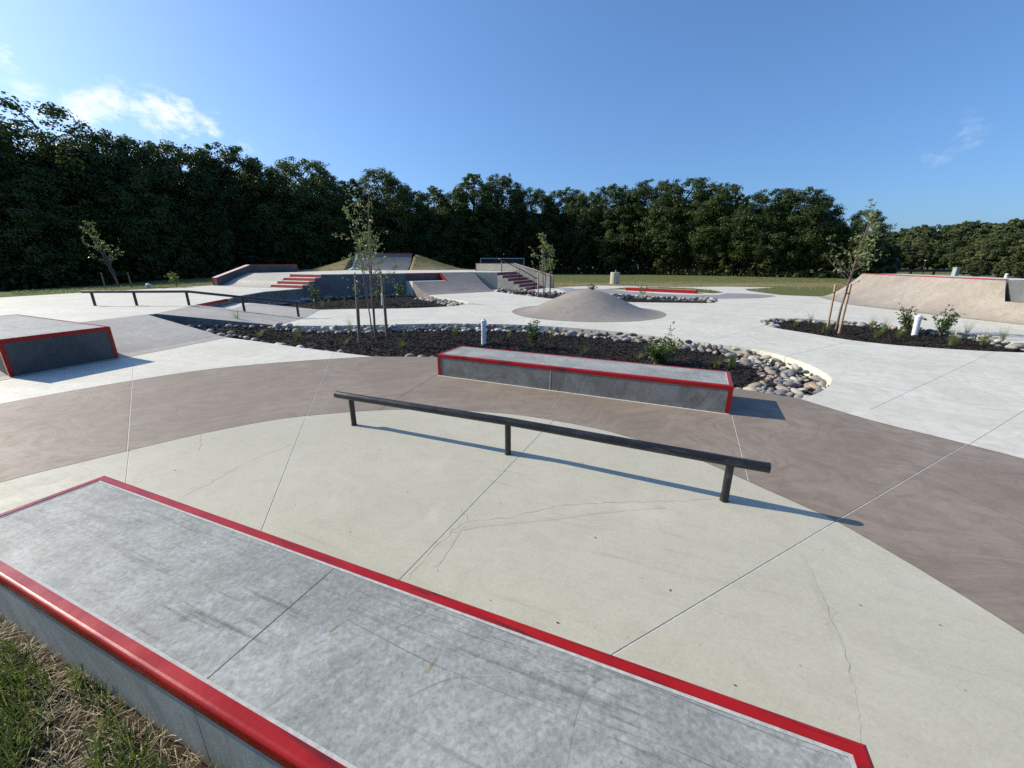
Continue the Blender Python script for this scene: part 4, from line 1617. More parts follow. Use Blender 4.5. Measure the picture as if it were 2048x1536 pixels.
def stuff_rocks(name):
    """rocks too small in view to tell apart: joined meshes"""
    acc = {}

    def make(p, sz, rnd=random.Random(77)):
        w = rnd.choices(range(7), weights=[7, 5, 4, 3, 3, 3, 2])[0]
        me = ROCKM[rnd.randrange(4) * 7 + w][1]
        mt = Matrix.Translation(p) @ Matrix.Rotation(rnd.uniform(0, 6.28), 4, 'Z') @ Matrix.Rotation(rnd.uniform(-0.3, 0.3), 4, 'X') @ Matrix.Diagonal((sz, sz, sz, 1))
        mb = acc.setdefault(w, MB())
        mb.add([mt @ v.co for v in me.vertices], [tuple(q.vertices) for q in me.polygons])

    def finish():
        base_v, base_f, mats_i = [], [], []
        me = bpy.data.meshes.new(name)
        o_ = 0
        for w, mb in acc.items():
            base_v += mb.v
            base_f += [tuple(i + o_ for i in f) for f in mb.f]
            mats_i += [len(me.materials)] * len(mb.f)
            me.materials.append(M['rock'][w])
            o_ += len(mb.v)
        me.from_pydata(base_v, [], base_f)
        me.polygons.foreach_set('material_index', mats_i)
        me.polygons.foreach_set('use_smooth', [True] * len(base_f))
        o = bpy.data.objects.new(name, me)
        COL.objects.link(o)
        o['kind'] = 'stuff'
    return make, finish


rr_ = random.Random(42)
mkS, finS = stuff_rocks('river_rocks')
overflow = mkS
sgn1 = 1
mk1 = lambda p, s: rock(p, s, rr_, 'lower', 'river rocks in the long planter')
mkup = lambda p, s: rock(p, s, rr_, 'upper', 'river rocks in the long planter')
mkend = lambda p, s: rock(p, s, rr_, '', 'river rocks in the long planter')
mkn = lambda p, s: rock(p, s, rr_, 'front', 'river rocks in the long planter')
mk4 = lambda p, s: rock(p, s, rr_, '', 'river rocks edging the right-hand planter')
far1 = list(P1_far)
end_n = next(i for i, p in enumerate(far1) if p[0] < 4.75 and p[1] > 7.0)
rock_border(P1, far1[:end_n], 7, rr_, MULCH_Z + 0.005, 0.080, mkend, 1, 1.6)
rock_border(P1, [xy(gp(1590, 790)), xy(gp(1540, 775))], 1, rr_, MULCH_Z + 0.02, 0.07, mkend, -1, 2.0)
rock_border(P1, far1[end_n - 1:], 1, rr_, MULCH_Z + 0.03, 0.105, mk1, 1, 1.75)
rock_border(P1, far1[end_n - 1:], 1, rr_, MULCH_Z + 0.12, 0.085, mkup, 1, 2.6)
near_pts = P1_left[2:] + P1_near[1:2]
rock_border(P1, near_pts, 1, rr_, MULCH_Z + 0.10, 0.075, mkn, 1, 2.2)
rock_border(P1, P1_near[4:7], 1, rr_, MULCH_Z + 0.09, 0.085, mkn, 1, 2.3)
rock_border(P1, [P1_left[1], P1_left[2]], 1, rr_, MULCH_Z - 0.02, 0.085, mkn, 1, 1.9)
rock_border(P1, [xy(BA0), EA[0]], 1, rr_, MULCH_Z, 0.10, mk1, 1, 1.8)
sec = [(Vector((p[0], p[1], 0))) for p in far1[end_n - 1:]]
rock_border(P1, [(p.x, p.y - 0.15) for p in sec], 1, rr_, MULCH_Z + 0.01, 0.085, mk1, 1, 1.8)
far4 = [xy(p) for p in spline([gp(*q) for q in ((2060, 692), (2020, 684), (1980, 674), (1880, 662), (1780, 650), (1700, 643), (1600, 637.5), (1545, 637), (1522, 641), (1525, 647), (1545, 655))], 3)]
rock_border(P4, far4, 2, rr_, MULCH_Z + 0.09, 0.085, mk4, 1, 1.8)
rock_border(P2, [xy(p) for p in spline([gp(*q) for q in ((937, 606), (926, 602), (905, 597.5), (885, 594), (859, 590))], 3)], 4, rr_, MULCH_Z - 0.02, 0.12, mkS, 1, 1.6)
rock_border(P2, [(-5.75, 24.2), xy(A), xy(L0), (-11.13, 18.45), (-10.64, 15.68)], 2, rr_, MULCH_Z - 0.04, 0.12, mkS, 1, 1.7)
far3 = [xy(gp(*q)) for q in ((1436, 603), (1432, 598), (1300, 593.5), (1245, 591), (1140, 586.5), (1078, 584.5))] + [xy(S0)] + [xy(S0 - SN * 1.9)]
rock_border(P3, far3, 2, rr_, MULCH_Z + 0.12, 0.12, mkS, 1, 1.7)
rock_border(P3, [xy(gp(*q)) for q in ((1000, 584), (1040, 590), (1080, 595))], 1, rr_, MULCH_Z + 0.12, 0.1, mkS, 1, 1.9)
finS()
print('rocks', rock_count)


# ------------------------------------------------------------------ leaves, shrubs, grasses, saplings
def leaf_quad(mb, c, d, n, l, w, fold=0.25):
    """a bent leaf with its stalk at c, along d, facing n"""
    d = d.normalized()
    s = d.cross(n)
    if s.length < 1e-4:
        s = d.orthogonal()
    s.normalize()
    n = s.cross(d).normalized()
    mid = c + d * (l * 0.5)
    mb.add([c, mid + s * (w * 0.5) + n * (w * fold), c + d * l - n * (l * 0.12), mid - s * (w * 0.5) + n * (w * fold), mid],
           [(0, 4, 1), (4, 2, 1), (0, 3, 4), (4, 3, 2)])


def rvec(rnd):
    while True:
        v = Vector((rnd.uniform(-1, 1), rnd.uniform(-1, 1), rnd.uniform(-1, 1)))
        if 0.05 < v.length < 1:
            return v.normalized()


def shrub(label, base, h, w, seed, nstem=7, nleaf=26, ll=0.045, group=None, openness=0.3, spire=0.0, mat='leaf_shrub'):
    rnd = random.Random(seed)
    root = thing('young_shrub', label, 'shrub', base, group)
    st, lf = MB(), MB()
    for i in range(nstem):
        an = rnd.uniform(0, 6.28)
        tall = rnd.uniform(0.6, 1.0) if i else 1.0 + spire
        lean = rnd.uniform(0.15, 0.5) * (0.2 if i == 0 else 1) * w / max(h, 0.01)
        pts = [Vector(base)]
        for k_ in range(1, 6):
            t = k_ / 5
            pts.append(Vector(base) + Vector((math.cos(an), math.sin(an), 0)) * (lean * h * tall * t ** 1.3) + UP * (h * tall * t) + rvec(rnd) * 0.015)
        st.tube(pts, [0.008 * (1 - 0.75 * k_ / 5) for k_ in range(6)], 5, cap=False)
        for q in range(nleaf):
            t = rnd.uniform(openness, 1.0)
            k_ = min(4, int(t * 5))
            p = pts[k_].lerp(pts[k_ + 1], t * 5 - k_)
            d = (rvec(rnd) + UP * 0.55).normalized()
            p = p + d * rnd.uniform(0, 0.10) * w
            l = ll * rnd.uniform(0.7, 1.3)
            leaf_quad(lf, p, d, (UP + rvec(rnd) * 0.8), l, l * 0.52)
    mk('stem', st, M['bark'], root)
    mk('foliage', lf, M[mat], root, kind=None, fix=False)
    return root


def tuft_mesh(seed, h, n, spread):
    rnd = random.Random(seed)
    mb = MB()
    for i in range(n):
        an = rnd.uniform(0, 6.28)
        d = Vector((math.cos(an), math.sin(an), 0))
        p0 = d * rnd.uniform(0, 0.05)
        hh = h * rnd.uniform(0.45, 1.0)
        bend = spread * rnd.uniform(0.15, 1.0) * hh
        s = Vector((-d.y, d.x, 0))
        w = rnd.uniform(0.002, 0.0042)
        prev = None
        for k_ in range(5):
            t = k_ / 4
            p = p0 + d * (bend * t ** 2) + UP * (hh * (t - 0.18 * spread * t ** 3))
            ww = w * (1 - t * 0.85)
            a_ = len(mb.v)
            mb.v += [tuple(p - s * ww), tuple(p + s * ww)]
            if prev is not None:
                mb.f.append((prev, prev + 1, a_ + 1, a_))
            prev = a_
    me = bpy.data.meshes.new('grass_tuft')
    me.from_pydata(mb.v, [], mb.f)
    me.materials.append(M['tuft'])
    return me


TUFTS = [tuft_mesh(1, 0.55, 70, 0.55), tuft_mesh(2, 0.50, 90, 0.7), tuft_mesh(3, 0.62, 46, 0.45), tuft_mesh(4, 0.40, 110, 0.9)]


def tuft(px, py, z, k_, sc, label, seed):
    o = bpy.data.objects.new('grass_tuft', TUFTS[k_])
    COL.objects.link(o)
    o.location = gp(px, py, z)
    if z == Z1:
        o.location.z += tongue(o.location.x)
    o.rotation_euler = (0, 0, seed * 1.7)
    o.scale = (sc, sc, sc)
    tag(o, label, 'ornamental grass', 'young grasses in the planters')


Z1, Z4, Z2, Z3 = MULCH_Z + 0.03, MULCH_Z + 0.10, MULCH_Z - 0.02, MULCH_Z + 0.07
T1 = [(478, 662, 2, 0.9, 'thin upright grass tuft by the far rocks at the left tongue of the long planter'),
      (521, 683, 3, 0.7, 'low green grass tuft near the left tip of the long planter'),
      (597, 684, 0, 1.0, 'taller grass tuft leaning left of the stakes in the long planter'),
      (702, 668, 2, 0.95, 'thin grass tuft right behind the left stake in the long planter'),
      (690, 692, 3, 0.55, 'tiny dark grass tuft in front of the left stake of the three-stemmed tree'),
      (803, 700, 3, 0.85, 'bushy grass tuft right of the three-stemmed tree'),
      (808, 676, 2, 0.6, 'small grass tuft at the far rocks right of the right stake'),
      (911, 672, 0, 0.9, 'wispy arching grass tuft left of the grey pipe'),
      (1018, 677, 2, 0.65, 'sparse grass tuft just right of the grey pipe'),
      (1103, 680, 2, 0.75, 'thin grass tuft right of the narrow shrub'),
      (1166, 712, 3, 0.75, 'low dark grass tuft behind the middle of the low ledge'),
      (1276, 722, 3, 0.6, 'low grass tuft at the left foot of the round shrub'),
      (1461, 738, 0, 0.95, 'upright grass tuft behind the right end of the low ledge'),
      (1432, 738, 3, 0.8, 'spreading grass tuft right of the round shrub')]
for i, (px, py, k_, sc, lb) in enumerate(T1):
    tuft(px, py, Z1, k_, sc, lb, i)
T4 = [(1590, 656, 1, 0.75, 'low green grass tuft at the left tip of the right-hand planter'),
      (1619, 650, 0, 0.85, 'spreading grass tuft at the far kerb left of the staked right sapling'),
      (1647, 667, 3, 0.95, 'short green grass tuft in front of the left stake of the right sapling'),
      (1689, 655, 3, 0.6, 'small grass tuft behind the right sapling'),
      (1741, 661, 2, 0.85, 'upright grass tuft midway between the right sapling and the white pipe'),
      (1767, 668, 0, 0.95, 'tall grass tuft left of the white leaning pipe'),
      (1752, 679, 1, 0.85, 'bright grass tuft near the front kerb left of the white pipe'),
      (1796, 678, 1, 0.75, 'green grass tuft close to the left of the white pipe'),
      (1893, 674, 1, 0.65, 'grass tuft right behind the small dark shrub'),
      (1902, 694, 1, 1.0, 'bright green grass tuft at the front kerb right of the white pipe'),
      (1931, 674, 2, 0.8, 'wispy grass tuft at the far rocks right of the two shrubs'),
      (1963, 693, 1, 0.9, 'yellow green grass tuft toward the right end of the right planter'),
      (2001, 688, 0, 0.9, 'wispy grass tuft at the right edge of the right planter')]
for i, (px, py, k_, sc, lb) in enumerate(T4):
    tuft(px, py, Z4, k_, sc, lb, i + 30)
T2 = [(645, 616, 2, 0.8, 'thin dry grass tuft at the left of the second planter'), (658, 607, 2, 0.7, 'small dry grass tuft below the deck wall near the left stairs'),
      (689, 605, 0, 0.7, 'grass tuft below the middle of the deck wall'), (815, 614, 1, 0.7, 'grass tuft right of the small bright shrub below the deck wall'),
      (848, 606, 2, 0.6, 'thin grass tuft near the deck ramp side'), (878, 611, 1, 0.55, 'low grass tuft at the right tip of the second planter')]
for i, (px, py, k_, sc, lb) in enumerate(T2):
    tuft(px, py, Z2, k_, sc, lb, i + 60)
T3 = [(1254, 599, 1, 0.6, 'small grass tuft beside the mound in the far planter'), (1305, 599, 2, 0.8, 'wispy grass tuft in front of the red curb in the far planter'), (1408, 602, 1, 0.8, 'grass tuft at the right end of the far planter')]
for i, (px, py, k_, sc, lb) in enumerate(T3):
    tuft(px, py, Z3, k_, sc, lb, i + 80)

shrub('narrow upright green shrub behind the left end of the low ledge', gp(1066, 699, Z1), 0.64, 0.42, 1, 10, 52, 0.062, openness=0.22)
shrub('round dense green shrub with a tall shoot behind the right half of the low ledge', gp(1318, 730, Z1), 0.48, 0.95, 2, 22, 62, 0.056, openness=0.10, spire=0.45)
shrub('broad leafy shrub just left of the white leaning pipe', gp(1812, 668, Z4), 0.66, 0.80, 3, 12, 36, 0.072, openness=0.2)
shrub('dark pointed shrub just right of the white leaning pipe', gp(1880, 674, Z4), 0.64, 0.85, 4, 9, 32, 0.078, openness=0.2, spire=0.15)
shrub('small shrub at the foot of the left red stairs', gp(632, 612, Z2), 0.95, 0.7, 5, 8, 26, 0.10, openness=0.3)
shrub('small bright shrub in front of the deck wall', gp(803, 614, Z2), 1.0, 0.55, 6, 5, 24, 0.11, openness=0.5)
shrub('small shrub at the base of the second planter tree', gp(757, 610, Z2), 0.75, 0.6, 10, 6, 24, 0.10, openness=0.3)
shrub('little shrub peeping over the top of the mound', gp(1183, 591, Z3), 0.62, 0.55, 7, 6, 16, 0.12, openness=0.6)
shrub('spindly sparse shrub in front of the red curb', gp(1284, 600, Z3), 0.75, 0.8, 8, 7, 12, 0.10, openness=0.45)
shrub('small shrub at the far edge of the terrace lawn', gp(355, 576, 0.36), 0.75, 0.9, 9, 7, 14, 0.14, openness=0.4)


def sapling(label, base, h, seed, stems, crown, spread, nleaf, leafl, lean=(0, 0), bare=0.30, mat='leaf_sap', sr=0.02):
    """young tree: thin stems, ascending twigs, loose leaves"""
    rnd = random.Random(seed)
    root = thing('young_tree', label, 'young tree', base)
    tk, lf = MB(), MB()
    base = Vector(base)
    tips = []
    for s_ in range(stems):
        a0 = rnd.uniform(0, 6.28)
        off = Vector((math.cos(a0), math.sin(a0), 0)) * (0.05 if stems > 1 else 0)
        hh = h * (1.0 if s_ == 0 else rnd.uniform(0.78, 0.97))
        pts = []
        for k_ in range(11):
            t = k_ / 10
            fan = off * (1 + 4.5 * t ** 1.6)
            pts.append(base + fan + Vector((lean[0], lean[1], 0)) * (h * t ** 1.4) + UP * (hh * t) + rvec(rnd) * 0.012 * (t > 0))
        tk.tube(pts, [sr * (1 - 0.86 * k_ / 10) + 0.0015 for k_ in range(11)], 7, cap=False)
        nb_ = crown
        for b_ in range(nb_):
            t = bare + (0.97 - bare) * (b_ + rnd.random()) / nb_
            k_ = min(9, int(t * 10))
            p = pts[k_].lerp(pts[k_ + 1], t * 10 - k_)
            an = rnd.uniform(0, 6.28)
            ln_ = spread * (1.0 - 0.72 * ((t - bare) / (1 - bare))) * rnd.uniform(0.5, 1.15)
            rise = rnd.uniform(0.45, 1.2)
            d = Vector((math.cos(an), math.sin(an), rise)).normalized()
            bp = [p]
            for q in range(1, 5):
                d = (d + rvec(rnd) * 0.18 + UP * 0.03).normalized()
                bp.append(bp[-1] + d * ln_ / 4)
            r0 = sr * 0.32 * (1 - 0.6 * t)
            tk.tube(bp, [r0 * (1 - 0.8 * q / 4) + 0.0012 for q in range(5)], 5, cap=False)
            tips.append(bp)
            for tw in range(2):
                q = rnd.randint(1, 3)
                dd = (d + rvec(rnd) * 0.8).normalized()
                bp2 = [bp[q], bp[q] + dd * ln_ * 0.22, bp[q] + dd * ln_ * 0.42 + UP * 0.02]
                tk.tube(bp2, [r0 * 0.45, r0 * 0.3, 0.001], 4, cap=False)
                tips.append(bp2)
    for i in range(nleaf):
        bp = rnd.choice(tips)
        u = rnd.uniform(0.35, 1.0) * (len(bp) - 1)
        k_ = min(len(bp) - 2, int(u))
        p = bp[k_].lerp(bp[k_ + 1], u - k_) + rvec(rnd) * leafl * 0.4
        if (p.z - base.z) < h * bare * 1.15 and rnd.random() < 0.8:
            continue
        d = (rvec(rnd) + Vector((0, 0, -0.35)))
        l = leafl * rnd.uniform(0.65, 1.25)
        leaf_quad(lf, p, d, rvec(rnd) + Vector((0, -0.3, 0.5)), l, l * 0.68)
    mk('trunk', tk, M['bark'], root)
    mk('foliage', lf, M[mat], root, fix=False)
    return root


sapling('three-stemmed young birch between two wooden stakes in the long planter', gp(749, 681, Z1), 3.5, 21, 3, 14, 1.20, 600, 0.060, (0.0, 0.0), 0.30, sr=0.017)
sapling('slender young tree in the second planter below the deck wall', gp(741, 611, Z2), 3.3, 22, 3, 12, 1.0, 330, 0.095, (0.0, 0), 0.34, sr=0.018)
sapling('leafy young tree tied between two pale stakes in the right-hand planter', gp(1666, 663, Z4), 3.15, 23, 3, 14, 0.92, 460, 0.076, (-0.012, 0), 0.42, sr=0.024)
sapling('young tree leaning left beyond the kinked rail, between two thin stakes', gp(238, 574, 0.36), 3.3, 24, 2, 14, 1.15, 340, 0.10, (-0.20, 0), 0.36, sr=0.03)
sapling('young tree between two thin stakes at the foot of the right stairs', gp(1088, 594, Z3), 3.2, 25, 2, 17, 1.15, 560, 0.12, (0.0, 0), 0.34, sr=0.026)


def stake(label, foot, top, r, mat='stake', group='tree stakes'):
    root = thing('tree_stake', label, 'stake', foot, group)
    foot, top = Vector(foot), Vector(top)
    m = MB().tube([foot - UP * 0.1, foot.lerp(top, 0.5), top - (top - foot).normalized() * 0.02, top], [r, r, r, r * 0.8], 10)
    mk('post', m, M[mat], root)
    m = MB().tube([foot.lerp(top, 0.80), foot.lerp(top, 0.825)], r * 1.12, 10)
    mk('tie', m, M['strap'], root)


def tall(px, py, foot):
    """the point straight over (or leaning off) a foot at pixel (px, py), at the foot's distance"""
    return at_depth(px, py, foot.y)


f_ = gp(719, 690, Z1)
stake('brown wooden stake left of the three-stemmed birch', f_, tall(713, 568, f_), 0.035, 'stake_grey')
f_ = gp(774, 676, Z1)
stake('brown wooden stake right of the three-stemmed birch', f_, tall(766, 564, f_), 0.034, 'stake_grey')
f_ = gp(713, 606, Z2)
stake('pale thin stake left of the tree in the second planter', f_, tall(709.5, 545, f_), 0.034)
f_ = gp(766, 606, Z2)
stake('pale thin stake right of the tree in the second planter', f_, tall(761.5, 547, f_), 0.034)
f_ = gp(1655, 656, Z4)
stake('pale stake left of the tied tree in the right-hand planter', f_, tall(1671.5, 568, f_), 0.028)
f_ = gp(1677, 670, Z4)
stake('pale stake right of the tied tree in the right-hand planter', f_, tall(1702, 567, f_), 0.030)
f_ = gp(211, 577, 0.36)
stake('thin grey stake left of the leaning young tree', f_, tall(202, 545, f_), 0.03, 'stake_grey')
f_ = gp(264, 575, 0.36)
stake('thin grey stake right of the leaning young tree', f_, tall(255, 545, f_), 0.03, 'stake_grey')
f_ = gp(1076, 597, Z3)
stake('thin pale stake left of the tree by the right stairs', f_, tall(1076.5, 546, f_), 0.035)
f_ = gp(1100, 596, Z3)
stake('thin brown stake right of the tree by the right stairs', f_, tall(1100.5, 543, f_), 0.035, 'stake_grey')


# ------------------------------------------------------------------ pipes and other fixtures
def pipe(label, foot, top, r):
    foot, top = Vector(foot), Vector(top)
    root = thing('cleanout_pipe', label, 'pipe', foot)
    d = (top - foot)
    L = d.length
    d.normalize()
    m = MB().tube([foot - d * 0.06, foot + d * (L * 0.80)], r, 24)
    mk('pipe_body', m, M['pvc'], root, smooth=False)
    m = MB().tube([foot + d * (L * 0.74), foot + d * (L * 0.745), foot + d * (L * 0.86), foot + d * (L * 0.865)], [r * 1.05, r * 1.13, r * 1.13, r * 1.05], 24)
    mk('collar', m, M['pvc'], root)
    m = MB().tube([foot + d * (L * 0.86), foot + d * (L * 0.93), foot + d * (L * 0.945)], [r * 1.15, r * 1.15, r * 1.0], 24)
    mk('cap', m, M['pvc'], root)
    m = MB()
    t = d.orthogonal().normalized()
    m.box(foot + d * (L * 0.97), t, d.cross(t), d, r * 0.42, r * 0.42, L * 0.03, 0.003)
    mk('cap_nut', m, M['pvc'], root)


f_ = gp(967.5, 691, Z1)
pipe('pale grey capped pipe standing in the long planter behind the low ledge', f_, tall(967.5, 637.5, f_), 0.057)
f_ = gp(1828, 674, Z4)
pipe('white capped pipe leaning right in the right-hand planter', f_, tall(1838.5, 629, f_), 0.06)
f_ = gp(765.5, 612, Z2)
pipe('small white capped pipe in the second planter', f_, tall(764.5, 586, f_), 0.06)
f_ = gp(297, 574.5, 0.38)
o = bpy.data.objects.new('round_cleanout', rock_mesh(31))
COL.objects.link(o)
o.data.materials.append(M['pvc'])
o.location = f_ + UP * 0.10
o.scale = (0.14, 0.15, 0.25)
tag(o, 'small round white cap on the lawn beyond the terrace', 'cap')

f_ = gp(1229, 567)
root = thing('drinking_fountain', 'pale concrete cylinder with a small metal spout on the lawn', 'drinking fountain', f_)
R0 = 0.37
m = MB().tube([f_ - UP * 0.1, f_ + UP * 0.87, f_ + UP * 0.89], [R0, R0, R0 - 0.02], 28)
mk('pedestal', m, M['pale'], root)
m = MB().tube([f_ + UP * 0.885, f_ + UP * 0.90], [0.26, 0.22], 24)
mk('basin', m, M['steel'], root)
m = MB().tube([f_ + UP * 0.895, f_ + UP * 1.0, f_ + UP * 1.05 + Vector((0.06, 0, 0))], 0.03, 8)
m.tube([f_ + UP * 0.895 + Vector((0.13, 0, 0)), f_ + UP * 0.97 + Vector((0.13, 0, 0))], 0.025, 8)
mk('spout', m, M['steel'], root)

# soccer goal on the field beyond the deck
gy = 64.0
gl, gr = at_depth(961, 517, gy), at_depth(1048, 518, gy)
gz0 = ground_z(gl.x, gy)
root = thing('soccer_goal', 'pale soccer goal with a dark net beyond the right hubba', 'soccer goal', (0.5 * (gl.x + gr.x), gy, gz0))
for p in (gl, gr):
    m = MB().tube([(p.x, gy, gz0), (p.x, gy, gl.z)], 0.06, 8)
    mk('goal_post', m, M['goal'], root)
m = MB().tube([(gl.x, gy, gl.z), (gr.x, gy, gl.z)], 0.06, 8)
mk('crossbar', m, M['goal'], root)
m = MB()
n = 44
for i in range(n + 1):
    x = gl.x + (gr.x - gl.x) * i / n
    m.tube([(x, gy + 0.05, gl.z), (x, gy + 0.7, gl.z - 0.05), (x, gy + 1.9, gz0)], 0.017, 3, cap=False)
for i in range(1, 16):
    t = i / 16
    m.tube([(gl.x, gy + 0.7 + 1.2 * t, gl.z - 0.05 - (gl.z - gz0) * t), (gr.x, gy + 0.7 + 1.2 * t, gl.z - 0.05 - (gl.z - gz0) * t)], 0.017, 3, cap=False)
mk('net', m, M['net'], root, fix=False)

# lane, barrier and signs beyond the right quarter pipe
mb = MB()
lane = [(34, 60), (60, 60.5), (95, 57), (95, 70), (60, 73), (34, 70)]
mb.prism([(x, y, ground_z(x, y) + 0.06) for x, y in lane], -1.5, 0)
mk('lane', mb, M['asphalt'], None, kind='structure')
bar = thing('road_barrier', 'low dark timber barrier on stub posts beside the lane behind the right quarter pipe', 'barrier', at_depth(1800, 546, 56))
pts = [at_depth(x, 541.2, 56) for x in (1742, 1790, 1840, 1902)]
m = MB()
for a_, b_ in zip(pts[:-1], pts[1:]):
    d = (b_ - a_).normalized()
    m.box((a_ + b_) / 2, d, Vector((-d.y, d.x, 0)), UP, (b_ - a_).length / 2, 0.08, 0.17)
mk('beam', m, M['guard'], bar)
for x in (1755, 1787, 1822, 1868):
    p = at_depth(x, 541.2, 56.15)
    m = MB().box(Vector((p.x, p.y, p.z - 0.55)), (1, 0, 0), (0, 1, 0), UP, 0.16, 0.08, 0.55)
    mk('post', m, M['guard'], bar)
p = at_depth(1834.5, 539, 80)
sg = thing('red_sign', 'small red sign board on the grass beyond the lane', 'sign', (p.x, p.y, p.z - 1.5))
m = MB().box(p, (1, 0, 0), (0, 1, 0), UP, 0.42, 0.02, 0.20)
mk('sign_board', m, M['sign'], sg)
for dx in (-0.3, 0.3):
    m = MB().box(p + Vector((dx, 0.05, -0.9)), (1, 0, 0), (0, 1, 0), UP, 0.04, 0.03, 0.9)
    mk('post', m, M['guard'], sg)
p0, p1 = at_depth(1847, 549, 58), at_depth(1851, 521, 58)
lp = thing('lamp_post', 'thin dark lamp post with a small pale head beside the lane', 'lamp post', p0 - UP * 0.8)
m = MB().tube([p0 - UP * 0.9, p1], [0.07, 0.05], 8)
mk('pole', m, M['guard'], lp)
m = MB().box(p1 + Vector((0.12, 0, 0.02)), (1, 0, 0), (0, 1, 0), UP, 0.2, 0.12, 0.05, 0.02)
mk('lamp_head', m, M['box'], lp)
p = at_depth(1911.5, 543, 54)
ub = thing('utility_box', 'pale grey green utility cabinet at the end of the barrier', 'utility box', p - UP * 1.0)
m = MB().box(p - UP * 0.3, (1, 0, 0), (0, 1, 0), UP, 0.24, 0.25, 0.78, 0.02)
mk('cabinet', m, M['box'], ub)
m = MB().box(p + UP * 0.50, (1, 0, 0), (0, 1, 0), UP, 0.28, 0.29, 0.03)
mk('lid', m, M['box'], ub)
q_ = at_depth(2014.5, 547, 17.0)
mp = thing('marker_post', 'short white marker post behind the right end of the red coping', 'marker post', q_ - UP * 0.8)
m = MB().tube([q_ - UP * 0.8, q_ - UP * 0.02, q_], [0.055, 0.055, 0.03], 10)
mk('post', m, M['pvc'], mp)
m = MB().tube([q_ - UP * 0.09, q_ - UP * 0.05], 0.057, 10)
mk('band', m, M['grout'], mp)


# ------------------------------------------------------------------ forest
def crown_mesh(name, seed, h, rx, z0, nlobe, nleaf, ls, mat, shape='round', sparse=0.0):
    """leaf sized faces gathered on many small boughs spread through the crown"""
    rng = np.random.default_rng(seed)
    # boughs
    c, r = [], []
    for i in range(nlobe):
        t = (i + rng.random()) / nlobe
        z = z0 + (h - z0) * t
        if shape == 'cone':
            R = rx * (1 - t) ** 0.8 * 1.0 + 0.15
        elif shape == 'tall':
            R = rx * (math.sin(math.pi * min(0.98, 0.12 + 0.84 * t)) ** 0.75)
        else:
            R = rx * math.sqrt(max(0.13, 1 - abs(1.95 * t - 1.0) ** 2.6)) * (0.72 + 0.28 * min(1.0, t / 0.35))
        a = i * 2.39996 + rng.normal(0, 0.5)
        rad = R * (0.25 + 0.68 * rng.random() ** 0.6)
        c.append((math.cos(a) * rad, math.sin(a) * rad, z))
        r.append(max(0.28, R * (0.14 + 0.20 * rng.random() ** 2)))
    c, r = np.array(c), np.array(r)
    w = r ** 2
    idx = rng.choice(nlobe, size=nleaf, p=w / w.sum())
    d = rng.normal(size=(nleaf, 3))
    d /= np.linalg.norm(d, axis=1, keepdims=True)
    d[:, 2] = np.where(rng.random(nleaf) < 0.5, np.abs(d[:, 2]), d[:, 2])
    # uneven bough surface
    wob = 1 + 0.22 * np.sin(d[:, 0] * 5 + idx) + 0.18 * np.sin(d[:, 1] * 7 + idx * 2.1) + 0.15 * np.sin(d[:, 2] * 6 + idx * 0.7)
    dep = np.where(rng.random(nleaf) < 0.72, rng.uniform(0.80, 1.05, nleaf), rng.uniform(0.25, 0.85, nleaf))
    sq = np.array([1.0, 1.0, 0.72 if shape != 'cone' else 0.42])
    p = c[idx] + d * (r[idx] * wob * dep)[:, None] * sq
    if sparse > 0:
        gate = np.sin(p[:, 0] * 2.1 + seed) + np.sin(p[:, 1] * 2.3) + np.sin(p[:, 2] * 2.6 + 1)
        keep = gate > (-1.2 + 2.0 * sparse)
        p, d, idx = p[keep], d[keep], idx[keep]
    n_ = len(p)
    nrm = d + rng.normal(0, 0.48, (n_, 3)) + np.array([0, 0, 0.25])
    nrm /= np.linalg.norm(nrm, axis=1, keepdims=True)
    t1 = np.cross(nrm, rng.normal(size=(n_, 3)))
    t1 /= np.linalg.norm(t1, axis=1, keepdims=True)
    t2 = np.cross(nrm, t1)
    s = ls * rng.uniform(0.6, 1.35, n_)[:, None]
    a_ = p + t1 * s * 0.62
    b_ = p + t2 * s * 0.40 + nrm * s * 0.10
    c_2 = p - t1 * s * 0.62
    d_ = p - t2 * s * 0.40 + nrm * s * 0.10
    vv = np.stack([a_, b_, c_2, d_], 1).reshape(-1, 3)
    me = bpy.data.meshes.new(name)
    me.vertices.add(len(vv))
    me.vertices.foreach_set('co', vv.astype(np.float32).ravel())
    me.loops.add(4 * n_)
    me.loops.foreach_set('vertex_index', np.arange(4 * n_, dtype=np.int32))
    me.polygons.add(n_)
    me.polygons.foreach_set('loop_start', np.arange(0, 4 * n_, 4, dtype=np.int32))
    me.update()
    me.materials.append(mat)
    # limbs reach the boughs
    tk = MB()
    rnd = random.Random(seed)
    top = h * 0.82
    path = [Vector((0, 0, -0.6))] + [Vector((rnd.uniform(-0.12, 0.12), rnd.uniform(-0.12, 0.12), top * k_ / 6)) for k_ in range(1, 7)]
    R0_ = 0.018 * h + 0.02
    tk.tube(path, [R0_ * (1 - 0.8 * k_ / 6) for k_ in range(7)], 8, cap=False)
    for q, rr in list(zip(c, r))[::6]:
        q = Vector(q)
        s0 = Vector((0, 0, max(0.6, q.z - 0.55 * math.hypot(q.x, q.y) - 0.4)))
        mid = s0.lerp(q, 0.5) + UP * 0.15
        tk.tube([s0, mid, q], [R0_ * 0.32, R0_ * 0.2, 0.015], 5, cap=False)
    tm = bpy.data.meshes.new('trunk')
    tm.from_pydata([tuple(v) for v in tk.v], [], tk.f)
    tm.materials.append(M['trunk'])
    TOPS[me] = float(np.percentile(p[:, 2], 99.93))
    return me, tm


